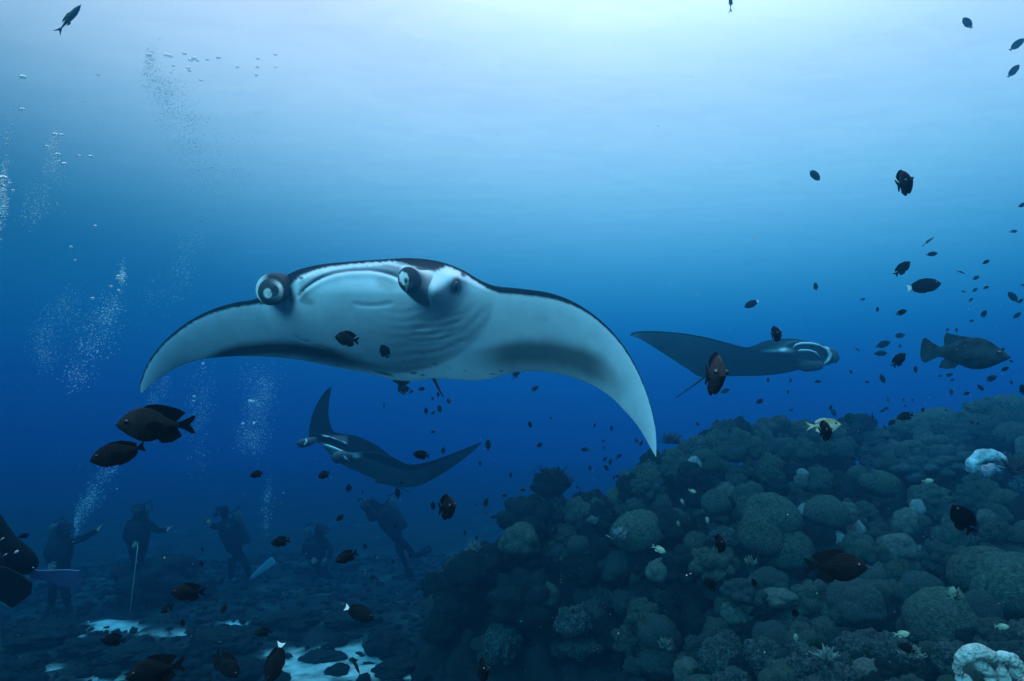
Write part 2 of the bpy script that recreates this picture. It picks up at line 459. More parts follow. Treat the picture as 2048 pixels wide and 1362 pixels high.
MANUAL = [  # px, py, rx, kind, aspect(h/w)
    (1725, 1222, 50, 0, 1), (1850, 1195, 44, 0, 1), (1890, 1250, 58, 0, 1.15), (1768, 1240, 26, 0, 1.2), (1985, 1160, 62, 0, .9), (2040, 1190, 70, 0, 1.1),
    (1555, 1205, 38, 4, .6), (1640, 1215, 40, 0, 1), (1600, 1195, 30, 0, 1), (1545, 1170, 34, 0, .8), (1490, 1190, 34, 0, .9), (1480, 1232, 28, 4, 1), (1485, 1265, 30, 0, 1), (1550, 1290, 34, 0, 1.1), (1610, 1280, 26, 0, 1),
    (1610, 1065, 60, 0, 1), (1548, 1040, 50, 0, 1), (1530, 1080, 42, 0, 1), (1580, 1110, 46, 0, 1), (1660, 1030, 36, 0, 1), (1645, 1085, 36, 0, 1.2),
    (1716, 1062, 17, 3, 1.2), (1680, 1078, 13, 3, 1.1), (1617, 1022, 16, 3, .8), (1922, 1142, 19, 3, .8), (1743, 1268, 19, 3, .8), (1382, 1276, 13, 3, .9), (1542, 1279, 12, 3, .9), (1775, 1280, 14, 4, .9), (1391, 930, 14, 3, 1.1), (1385, 942, 12, 4, .8), (1607, 948, 11, 3, .8), (1585, 905, 8, 3, 1.4),
    (1840, 1020, 13, 3, 1.4), (1862, 1078, 27, 0, 1.35), (1910, 1085, 30, 0, 1.4), (1895, 1030, 30, 0, 1), (1860, 1000, 34, 0, .8), (1790, 1000, 40, 0, .8), (1880, 935, 56, 0, .6), (1830, 950, 40, 0, .7), (1770, 975, 36, 0, .8),
    (1103, 972, 32, 0, .9), (1100, 1015, 30, 1, 1.3), (1190, 1008, 24, 0, 1), (1163, 1028, 20, 0, 1.1), (1065, 1050, 52, 0, .9), (1040, 1090, 36, 0, 1), (1280, 1070, 48, 0, .9), (1330, 1055, 42, 0, .8), (1240, 1088, 32, 0, .9), (1235, 1025, 20, 0, 1), (1195, 1050, 26, 0, .9),
    (1350, 1045, 30, 0, .8), (1045, 1215, 52, 0, 1.1), (1085, 1195, 30, 0, .9), (1165, 1140, 34, 0, 1), (1235, 1140, 36, 0, .9), (1130, 1185, 24, 0, 1), (1365, 1140, 40, 0, .9), (1430, 1135, 40, 0, .9), (1380, 1215, 34, 0, 1.4), (1200, 1200, 28, 1, 1.2),
    (930, 1145, 34, 0, 1), (965, 1140, 30, 4, 1), (965, 1120, 36, 0, .8), (905, 1165, 28, 0, 1.1), (1090, 1290, 34, 0, 1.3), (900, 1225, 36, 0, .9),
    (1720, 862, 36, 0, .8), (1975, 828, 34, 0, .9), (2025, 825, 36, 0, 1), (1960, 860, 30, 0, 1), (1560, 860, 30, 0, .9), (1880, 850, 46, 0, .7), (1830, 862, 36, 0, .9), (1920, 862, 36, 0, .9), (1870, 900, 34, 0, .8), (2030, 880, 30, 0, 1),
    (1440, 1330, 34, 1, 1.2), (1530, 1325, 34, 1, 1.2), (1625, 1340, 40, 1, 1), (1710, 1300, 34, 1, .9), (1790, 1310, 36, 1, .9), (1370, 1330, 22, 4, .9), (1378, 1352, 26, 4, 1), (1600, 1300, 20, 1, .9), (1840, 1340, 40, 1, .8), (1460, 1300, 24, 1, 1.2), (1745, 1345, 30, 4, .6), (1660, 1352, 26, 4, .7)]
for m_ in MANUAL: lobes.append(m_)
GAPS = [(1765, 1085, 42, 48), (1740, 1130, 34, 26), (1110, 1080, 30, 20), (1970, 1095, 40, 34), (1990, 1255, 26, 22), (1665, 1170, 44, 16)]
def free(x, y, r, k):
    for (a, b, c, *_r) in lobes:
        if math.hypot(a - x, b - y) < k * (r + c): return False
    return True
def in_gap(x, y): return any(math.hypot((x - a) / rx, (y - b) / ry) < 1 for a, b, rx, ry in GAPS)
for (n_, lo, hi, k) in ((2600, 24, 36, .70), (5000, 15, 24, .68), (12000, 9, 15, .72)):
    for _ in range(n_):
        x = R_.uniform(865, 2150); yc = pl(CREST, x); yf = pl(FOOT, x)
        y = R_.uniform(yc, yf); t = (y - yc) / (1362 - yc)
        r = R_.uniform(lo, hi) * (.72 + .4 * min(1, t))
        if y - r * .8 < yc: y = yc + r * .8
        if y > yf or not free(x, y, r, k) or (in_gap(x, y) and r > 12): continue
        if y > yc + 30 and r > 13 and border(x, y) < .075: continue
        kind = 0
        if y > 1290 and x < 1900 and R_.random() < .45: kind = 1
        elif R_.random() < .08: kind = 1
        elif R_.random() < .05: kind = 4
        lobes.append((x, y, r, kind, R_.uniform(.85, 1.3)))

for i in range(190):      # the closed skyline of the crest
    x = 900 + (i % 95) * 12.8 + R_.uniform(-6, 6); r = R_.uniform(13, 27)
    lobes.append((x, pl(CREST, x) + r * (R_.uniform(.95, 1.6) if i < 95 else R_.uniform(1.8, 3.0)), r, 0 if R_.random() < .85 else 1, R_.uniform(.8, 1.15)))
roots = {}
reef_pts = []
for (x, y, r, kind, asp) in lobes:
    D = depth_at(x, y + (0 if r > 16 else -6)); c = P(x, y, D)
    while c.z < .06 and D > 3: D -= .05; c = P(x, y, D)
    rad = r * D / F
    j = min(range(len(COLONIES)), key=lambda q: math.hypot(COLONIES[q][0] - x, (COLONIES[q][1] - y) * 1.15))
    if j not in roots:
        ax, ay, lb = COLONIES[j]
        b = P(ax, ay, depth_at(ax, ay) + .3); b.z -= .3
        roots[j] = root('coral_colony', b, lb, 'coral', 'lobed coral heads of the mound')
    src = {0: LOBES, 1: LOBES_T, 3: LOBES_P, 4: LOBES_M}[kind]
    me = src[R_.randrange(len(src))]
    if kind == 0 and (r > 40 and R_.random() < .7 or r > 22 and R_.random() < .4 or r < 22 and R_.random() < .7): me = LOBES_S[R_.randrange(4)]
    if kind == 0 and R_.random() < (.75 if x < 1230 else .45 if x < 1430 else .12): me = LOBES_SHADE[R_.randrange(4)]  # lobes on the left mostly take the shade-toned copy
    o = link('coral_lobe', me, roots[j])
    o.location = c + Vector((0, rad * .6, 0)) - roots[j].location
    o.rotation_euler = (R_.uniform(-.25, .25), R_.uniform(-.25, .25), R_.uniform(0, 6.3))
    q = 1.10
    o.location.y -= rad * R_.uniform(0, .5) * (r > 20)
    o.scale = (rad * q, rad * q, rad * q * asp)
    if kind == 3: o['label'] = 'pale bleached coral knob'
    reef_pts.append((c.x, c.y + rad * .9, c.z - rad * .2, rad))

def reef_base():
    """the rock under the living coral: a height field through the lobes, sunk below them"""
    pts = np.array(reef_pts)
    xs = np.arange(-1.6, 9.5, .085); ys = np.arange(3.0, 14.5, .085)
    V = []; Fc = []
    for y in ys:
        for x in xs:
            d2 = (pts[:, 0] - x) ** 2 + (pts[:, 1] - y) ** 2
            w = 1 / (d2 + .01) ** 2.0
            z = float((w * (pts[:, 2] - .12)).sum() / w.sum())
            dm = math.sqrt(float(d2.min()))
            z -= .24 + max(0, dm - .15) * 8
            z += .07 * N3(x * 2, y * 2, 3) + .07 * N3(x * 5, y * 5, 3) + .05 * N3(x * 11, y * 11, 6)
            V.append((x, y, max(z, -.35)))
    w_ = len(xs)
    for j in range(len(ys) - 1):
        for i in range(w_ - 1):
            a = j * w_ + i; Fc.append((a, a + 1, a + w_ + 1, a + w_))
    o = wobj('reef_slope', V, Fc, M_rock, None); o['kind'] = 'structure'
reef_base()

def branching_coral(px, py, D, rpx, label, seed, m, n=26):
    """a low thicket of forking fingers"""
    r = random.Random(seed); c = P(px, py, D); Rr = rpx * D / F
    rt = root('branching_coral', c, label, 'coral', 'small branching corals')
    for i in range(n):
        th = r.uniform(0, 6.3); ph = r.uniform(.1, 1.25)
        d = Vector((sin(ph) * cos(th), sin(ph) * sin(th) - .2, cos(ph))).normalized()
        a = c + d * Rr * .15; L = Rr * r.uniform(.7, 1.1)
        w = Rr * .075
        mid = a + d * L * .55
        tube('branch', [(a, w * 1.3), (mid, w), (a + (d + Vector((r.uniform(-.3, .3), r.uniform(-.3, .3), .15))) * L, w * .45)], m, rt, 7)
        for k in range(2):
            e = (d + Vector((r.uniform(-.9, .9), r.uniform(-.9, .9), r.uniform(0, .6)))).normalized()
            tube('branch', [(mid, w * .8), (mid + e * L * .4, w * .35)], m, rt, 6)
M_br = mat('branching_coral_skin', (.10, .12, .10), rough=.85, noise_scale=20, noise_amt=.4)
M_brp = mat('pale_branching_coral_skin', (.15, .18, .17), rough=.85, noise_scale=20, noise_amt=.5)
for q in [(948, 1108, 7.55, 20, 'small dark branching coral on top of the far left coral head', 1, M_br), (1235, 1082, 7.0, 22, 'scraggly pale branching coral in the gap left of the broad folded coral head', 2, M_brp),
          (1185, 1048, 7.4, 14, 'little branching coral tucked under the twin knobbed coral head', 3, M_brp), (1655, 1325, 4.3, 26, 'pale branching coral among the encrusted lumps at the bottom centre', 4, M_brp),
          (1822, 1322, 3.9, 28, 'branching coral left of the bleached coral in the bottom right corner', 5, M_br), (1912, 1200, 4.3, 20, 'small branching coral between the tall dome and the massive right dome', 6, M_br),
          (1330, 1300, 6.0, 20, 'branching coral low above the sandy reef foot', 7, M_br), (1500, 1132, 5.6, 16, 'small branching coral left of the flat pale oval coral', 8, M_br)]:
    branching_coral(*q)
# ------------------------------------------------------------------ manta rays
M_manta = mat('manta_skin', attr='pigment', rough=.6, spec=.05, noise_scale=9, noise_amt=.06, bump=.0012, bump_scale=45)
M_eye = mat('manta_eye', (.004, .004, .006), rough=.3, spec=.3)
DARK = (.006, .010, .015); PALE = (.84, .86, .94); TEAL = (.40, .49, .64)

M_manta_far = mat('far_manta_skin', attr='pigment', rough=.8, spec=0.0, noise_scale=5, noise_amt=.12)
def manta_body(parent, st, nS, nU, sculpt, paint, mm=None):
    """st: (Lx, Ly, Ld, Tx, Ty, Td, belly, back): leading and trailing edge per span station"""
    V = []; C = []; Fc = []
    us = [0.5 - 0.5 * cos(pi * j / nU) for j in range(nU + 1)]
    for i in range(nS + 1):
        lx, ly, ld, tx, ty, td, bl, bk = catmull(st, i / nS)
        bl = max(bl, .002); bk = max(bk, .002)
        for side in (0, 1):
            seq = us if side == 0 else us[::-1][1:-1]
            for u in seq:
                x = lerp(lx, tx, u); y = lerp(ly, ty, u); d = lerp(ld, td, u)
                prof = (u ** .5) * (1 - u) ** .8 * 1.75
                if side == 0:
                    d -= bl * prof + sculpt(x, y) * sst(0, .1, u) * sst(0, .12, 1 - u)
                    c = paint(x, y, u, math.hypot(tx - lx, ty - ly), i / nS)
                else:
                    d += bk * prof
                    c = DARK
                V.append(P(x, y, d)); C.append(c)
    ring = 2 * nU
    for i in range(nS):
        for k in range(ring):
            a = i * ring + k; b = i * ring + (k + 1) % ring
            Fc.append((a, b, b + ring, a + ring))
    Fc.append(tuple(range(ring))[::-1]); Fc.append(tuple(range(nS * ring, (nS + 1) * ring)))
    return wobj('body', V, Fc, mm or M_manta, parent, C)

# --- the big one
mouth = [(598, 594), (604, 585), (614, 575), (628, 565), (645, 556), (670, 547), (700, 542), (740, 541), (765, 545), (785, 551), (800, 557)]
def gs(x, c, w): return math.exp(-((x - c) / w) ** 2)
def sculpt1(x, y):
    h = 0.0
    cy = 590
    q = abs((x - 758) / 232) ** 2.3 + (((y - cy) / 158) ** 2 if y > cy else 0)
    if q < 1: h += (.17 if x < 758 else .17 - .05 * sst(760, 980, x)) * (1 - q) ** (.75 + .45 * sst(700, 960, x)) * (1 if y > cy else 1 - .5 * sst(cy, 520, y))
    if 590 < x < 812:
        ym = pl(mouth, x); f = sst(590, 612, x) * (1 - sst(796, 812, x))
        h += f * (.010 * gs(y, ym + 6, 8) - .035 * gs(y, ym - 2, 3.5))
        if y < ym: h -= f * .012
    h += .12 * gs(x, 868, 30) * gs(y, 582, 34)
    h += .07 * gs(x, 905, 20) * gs(y, 556, 22)
    h -= .05 * gs(x, 583, 9) * gs(y, 590, 26)
    # gill slits and throat folds
    for (x0, y0, x1, y1, w, a) in folds:
        dx, dy = x1 - x0, y1 - y0; L2 = dx * dx + dy * dy
        t = max(0, min(1, ((x - x0) * dx + (y - y0) * dy) / L2))
        sag = 4 * t * (1 - t) * 6
        dd = math.hypot(x - x0 - t * dx, y - y0 - t * dy - sag)
        h -= a * gs(dd, 0, w) * sst(0, .15, t) * sst(0, .15, 1 - t)
    r = math.hypot((x - 790) / 1.5, y - 560)
    if x > 740 and y > 600: h += .0017 * sin(r * .36 + 2 * N3(x * .02, y * .02)) * sst(740, 830, x) * sst(600, 630, y) * (1 - sst(.7, 1, q))
    return h
folds = [(590, 670, 622, 683, 2.2, .02), (640, 688, 675, 702, 2.2, .022), (700, 660, 760, 690, 2, .006), (900, 695, 925, 678, 2, .022), (945, 668, 962, 650, 2, .02),
         (820, 655, 930, 640, 2, .010), (815, 668, 925, 655, 2, .010), (810, 682, 915, 668, 2, .009), (830, 642, 930, 622, 2, .009), (700, 606, 790, 604, 3, .008)]
def paint1(x, y, u, ch, s):
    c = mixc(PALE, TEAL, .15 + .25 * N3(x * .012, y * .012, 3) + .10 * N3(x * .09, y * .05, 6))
    c = mixc(c, TEAL, .6 * (1 - sst(360, 640, x)))  # left wing tinted darker, its dimmer light put into the colour
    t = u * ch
    # wing root and throat painted darker, in place of the shade below the chin
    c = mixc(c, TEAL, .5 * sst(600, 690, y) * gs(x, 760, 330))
    j = 2.2 * N3(x * .22, y * .1) + 1.2 * N3(x * .5, 7)
    # leading edge
    if x < 520:   w = pl([(280, 3.0), (330, 5), (400, 7), (470, 11), (520, 13)], x)
    elif x > 962: w = pl([(962, 9), (1000, 15), (1060, 14), (1110, 12), (1180, 8), (1250, 7), (1320, 5)], x)
    else: w = pl([(520, 16), (560, 32), (580, 26), (600, 15), (640, 9), (700, 6), (780, 5), (800, 10), (830, 20), (850, 22), (868, 26), (880, 18), (892, 6), (925, 7), (962, 10)], x)
    f = 1 - sst(w * .8 - 1.5, w + 2.5, t + j)
    # trailing smudges on both wings
    b1c = pl([(400, 728), (440, 712), (480, 702), (540, 697), (600, 699), (660, 708), (720, 724), (780, 744)], x)
    b1 = (1 - sst(0, 1, abs(y - b1c) / pl([(400, 18), (480, 25), (560, 27), (660, 24), (780, 12)], x)) ** 1.0) * sst(380, 450, x) * (1 - sst(650, 770, x))
    b2c = pl([(930, 715), (980, 708), (1040, 700), (1100, 702), (1160, 716), (1210, 742), (1240, 768)], x)
    up = pl([(930, 16), (1040, 26), (1100, 27), (1200, 34), (1260, 26)], x); dn = pl([(930, 34), (1040, 50), (1160, 50), (1250, 36)], x)
    e = (b2c - y) / up if y < b2c else (y - b2c) / dn
    b2 = (1 - sst(.2, 1.3, e + .06 * N3(x * .05, y * .05))) * sst(900, 1030, x) * (1 - sst(1170, 1278, x))
    f = max(f, .97 * min(1, b1 * 1.15), .80 * b2)
    # face: dark surround of the rolled fins, mottled brow, eye patch
    f = max(f, .92 * gs(x, 571, 11) * gs(y, 575, 34))
    f = max(f, .75 * gs(x, 583, 9) * gs(y, 600, 13))
    f = max(f, .95 * (1 - sst(.55, 1.35, math.hypot((x - 912 - .15 * (573 - y)) / (9 + .25 * (y - 565) * (y > 565)), (y - 572) / 17))))
    f = max(f, .9 * (1 - sst(.5, 1.1, math.hypot((x - 927) / 7, (y - 547) / 9))))
    f = max(f, .90 * (1 - sst(.5, 1.15, math.hypot((x - 850) / 24, (y - 535) / 13) + .35 * N3(x * .22, y * .06))))
    f = max(f, .55 * (1 - sst(.4, 1.2, math.hypot((x - 812) / 24, (y - 526) / 7) + .4 * N3(x * .2, y * .2))))
    if 594 < x < 806:
        ym = pl(mouth, x); g = sst(594, 604, x) * (1 - sst(798, 806, x))
        f = max(f, .88 * g * gs(y, ym - 1.5, 2.6))  # dark line painted in for the shade between the jaws
        if y < ym - 2:
            f = max(f, g * (.30 + .35 * sst(680, 790, x)) * sst(w + 3, w + 10, t + j * 1.5))
    for (a, b, r1, r2, k) in [(720, 712, 4, 1.8, .5), (806, 720, 3, 2, .6), (742, 728, 3, 1.6, .6), (870, 728, 5, 1.8, .6), (900, 736, 3, 1.5, .6), (790, 700, 2.5, 1.5, .4), (930, 742, 4, 1.6, .6), (560, 650, 3, 1.2, .3), (1090, 640, 3, 1.2, .3), (602, 556, 5, 4, .8), (606, 590, 10, 12, .35), (612, 601, 18, 9, .4), (772, 566, 22, 16, .28), (848, 585, 14, 14, .25), (768, 747, 22, 3, .75), (827, 746, 8, 2.6, .85), (845, 750, 5, 2, .8), (630, 721, 4, 1.5, .7), (667, 720, 6, 1.5, .7), (678, 731, 4, 1.3, .6), (847, 708, 5, 1.6, .5), (985, 748, 7, 2, .6), (1002, 742, 4, 3, .7)]:  # dark spots, plus soft wide patches that paint in face shading
        f = max(f, k * (1 - sst(.5, 1.3, math.hypot((x - a) / r1, (y - b - .25 * (x - a) * (r1 > 15)) / r2))))
    for (x0, y0, x1, y1, w_, a) in folds:
        dx, dy = x1 - x0, y1 - y0; L2 = dx * dx + dy * dy
        tt = max(0, min(1, ((x - x0) * dx + (y - y0) * dy) / L2))
        dd = math.hypot(x - x0 - tt * dx, y - y0 - tt * dy - 24 * tt * (1 - tt))
        f = max(f, (.7 if a > .015 else .22) * gs(dd, 0, 1.6) * sst(0, .15, tt) * sst(0, .15, 1 - tt))
    return mixc(c, DARK, min(1, f))

def rolled_fin(parent, secs, cap_paint, side_paint, seg=40, name='cephalic_fin'):
    """secs: (px, py, D, rx_px, ry_px) from tip to root; the rolled end is a coil in relief"""
    V = []; C = []; Fc = []
    x, y, D, rx, ry = secs[0][:5]; tl = secs[0][5] if len(secs[0]) > 5 else 0
    nr = 14
    V.append(P(x, y, D - .015)); C.append(cap_paint(0, 0))
    for i in range(1, nr + 1):
        r = i / nr
        for k in range(seg):
            t = 2 * pi * k / seg
            a, b = r * cos(t), r * sin(t)
            sp = (math.atan2(b, a) / (2 * pi) + r * 1.35) % 1.0
            coil = .007 * (abs(sp - .5) * 2) ** .7 * (r < .93)
            dome = .045 * (r ** 4)
            ca, sa = cos(tl), sin(tl)
            V.append(P(x + rx * a * ca - ry * b * sa, y - rx * a * sa - ry * b * ca, D + dome + coil - .02)); C.append(cap_paint(a, b))
    for k in range(seg): Fc.append((0, 1 + (k + 1) % seg, 1 + k))
    for i in range(nr - 1):
        for k in range(seg):
            a = 1 + i * seg + k; b = 1 + i * seg + (k + 1) % seg
            Fc.append((a, b, b + seg, a + seg))
    base = 1 + (nr - 1) * seg
    n = len(secs) * 5
    for q in range(1, n + 1):
        s = catmull([s_[:5] for s_ in secs], q / n)
        f = min(1, q / 4)
        for k in range(seg):
            t = 2 * pi * k / seg; a, b = cos(t), sin(t); ca, sa = cos(tl), sin(tl)
            gx = 1.0
            V.append(P(s[0] + s[3] * a * ca - s[4] * b * sa, s[1] - s[3] * a * sa - s[4] * b * ca, s[2] + .03)); C.append(side_paint(a, b, q / n))
        for k in range(seg):
            a = base + k; b = base + (k + 1) % seg
            Fc.append((a, b, b + seg, a + seg))
        base += seg
    Fc.append(tuple(range(base, base + seg)))
    return wobj(name, V, Fc, M_manta, parent, C)

def main_manta():
    rt = root('manta_ray', P(760, 640, 4.4), 'large manta ray gliding towards the camera with pale belly and both wings drooping', 'manta ray', 'manta rays over the reef')
    LL = [  # left tip to right tip: L px, L py, depth, T px, T py, depth, belly, back
        (280, 787, 4.860, 281, 788, 4.864, 0, 0),
        (279, 774, 4.860, 287, 783, 4.867, 0.004, 0.01),
        (283, 757, 4.840, 297, 775, 4.862, 0.01, 0.015),
        (298, 722, 4.780, 325, 752, 4.824, 0.02, 0.03),
        (330, 681, 4.700, 366, 729, 4.782, 0.03, 0.05),
        (374, 645, 4.600, 417, 717, 4.719, 0.04, 0.07),
        (424, 619, 4.500, 480, 712, 4.649, 0.05, 0.1),
        (470, 605, 4.420, 545, 714, 4.584, 0.06, 0.14),
        (514, 596, 4.340, 602, 720, 4.526, 0.08, 0.2),
        (550, 566, 4.300, 660, 732, 4.493, 0.08, 0.26),
        (590, 542, 4.240, 712, 742, 4.448, 0.08, 0.3),
        (640, 529, 4.180, 756, 751, 4.403, 0.08, 0.32),
        (700, 523, 4.140, 790, 760, 4.370, 0.08, 0.33),
        (760, 519, 4.110, 828, 762, 4.345, 0.08, 0.33),
        (820, 516, 4.080, 868, 757, 4.315, 0.08, 0.32),
        (875, 522, 4.050, 910, 759, 4.280, 0.08, 0.3),
        (922, 538, 4.020, 950, 761, 4.243, 0.08, 0.26),
        (960, 560, 3.990, 985, 757, 4.202, 0.07, 0.2),
        (992, 572, 3.960, 1022, 746, 4.157, 0.06, 0.15),
        (1040, 577, 3.920, 1070, 742, 4.106, 0.06, 0.12),
        (1100, 586, 3.870, 1125, 749, 4.049, 0.05, 0.1),
        (1150, 605, 3.830, 1176, 766, 3.994, 0.05, 0.08),
        (1196, 636, 3.790, 1218, 791, 3.935, 0.04, 0.06),
        (1234, 674, 3.760, 1249, 821, 3.879, 0.035, 0.05),
        (1264, 718, 3.730, 1274, 850, 3.823, 0.03, 0.04),
        (1287, 767, 3.710, 1291, 877, 3.781, 0.02, 0.03),
        (1303, 816, 3.700, 1302, 897, 3.744, 0.012, 0.02),
        (1312, 862, 3.700, 1309, 909, 3.722, 0.006, 0.012),
        (1313, 914, 3.710, 1312.5, 915, 3.710, 0, 0)]
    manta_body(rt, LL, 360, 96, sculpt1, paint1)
    # rolled cephalic fins
    def capL(a, b):
        r = math.hypot(a, b)
        f = .96
        d1 = math.hypot(a + .30, (b + .08) * .85)
        f = min(f, .18 + .80 * sst(.26, .36, d1))
        if r > .40:
            ang = math.atan2(b, a)
            k = min(1, 1.4 * gs(ang, -.05, .95)) * sst(.44 + .10 * cos(ang - .5), .54 + .10 * cos(ang - .5), r) * (1 - sst(.84, .90, r))
            k2 = gs(ang, -1.3, .55) * sst(.52, .6, r) * (1 - sst(.76, .84, r))
            f = min(f, 1 - .97 * max(k, .25 * k2))
        if d1 < .34: f = max(f, .65 * gs(abs(a + .22) + .6 * abs(b + .25), 0, .10))
        return mixc((.86, .88, .88), DARK, f)
    def sideL(a, b, t):
        f = .15 + .8 * gs(b, 1, .42) * sst(-.75, .1, a) + .9 * sst(-.1, .5, a)
        f = max(f, .95 * sst(.35, .9, -b))
        return mixc((.85, .88, .88), DARK, min(.96, f))
    rolled_fin(rt, [(543, 583, 4.10, 27, 27, .15), (542, 580, 4.11, 30.5, 31, 0), (546, 578, 4.15, 32, 32, 0), (557, 576, 4.22, 30, 30, 0), (574, 574, 4.34, 24, 24, 0)], capL, sideL)
    def capR(a, b):
        d1 = math.hypot(a + .42, b + .02)
        f = .97 if a > .0 + .25 * b * b else .12
        th = math.atan2(b - .22, a + .40)
        q = math.hypot((a + .40) / .44, (b - .22) / .52) + .07 * sin(7 * th)
        f = .97 * sst(.85, 1.08, q)
        f = max(f, .95 * (1 - sst(.08, .26, math.hypot(a + .28, (b + .02) * .7) + .03 * sin(5 * th))))
        f = min(f, 1 - .8 * gs(a + .42 - .35 * (b + .5), 0, .07) * gs(b, -.62, .28))
        return mixc((.84, .87, .88), DARK, f)
    def sideR(a, b, t):
        f = .45 * (1 - t) + .95 * (1 - sst(.04, .16, t)) - .25 * gs(b, .7, .3) + .35 * gs(b, -.1, .5) * (1 - t) + .55 * gs(b, -.95, .22)
        return mixc((.74, .78, .79), (.03, .07, .10), max(0, min(.96, f)))
    rolled_fin(rt, [(818, 560, 3.76, 22, 27, .28), (823, 562, 3.78, 24, 28, .28), (832, 568, 3.82, 26, 30, .28), (850, 576, 3.89, 31, 36, .28), (874, 580, 3.99, 36, 42, .28)], capR, sideR)
    # eye
    for (ex, ey, ed, er) in ((912, 573, 3.80, 9),):
        bm = bmesh.new(); bmesh.ops.create_uvsphere(bm, u_segments=20, v_segments=12, radius=er * ed / F)
        me = bpy.data.meshes.new('eye'); bm.to_mesh(me); bm.free(); me.materials.append(M_eye)
        me.polygons.foreach_set('use_smooth', [True] * len(me.polygons))
        o = link('eye', me, rt); o.location = P(ex, ey, ed) - rt.location; o.scale = (.7, 1, 1.25)
    # tail and pelvic fins hanging below the trailing edge
    tail = [(866, 752, 4.66, 4.5), (872, 766, 4.72, 3.4), (879, 780, 4.82, 2.4), (886, 793, 4.95, 1.6)]
    tube('tail', [(P(a, b, d), r * d / F) for a, b, d, r in tail], M_taildark, rt)
    for pts in ([(785, 757), (822, 757), (818, 768), (800, 770), (787, 764)], [(797, 766), (813, 766), (812, 787), (806, 790), (795, 782)]):
        V = [P(a, b, 4.74 + .01 * i) for i, (a, b) in enumerate(pts)] + [P(a, b, 4.79 + .01 * i) for i, (a, b) in enumerate(pts)]
        n = len(pts); Fc = [tuple(range(n)), tuple(range(n, 2 * n))[::-1]] + [(i, i + n, (i + 1) % n + n, (i + 1) % n) for i in range(n)]
        wobj('pelvic_fin', V, Fc, M_fin_translucent, rt, smooth=False)
    return rt
M_taildark = mat('manta_tail_skin', (.16, .19, .2), rough=.5)
M_fin_translucent = mat('pelvic_fin_skin', (.18, .20, .2), rough=.6)
main_manta()

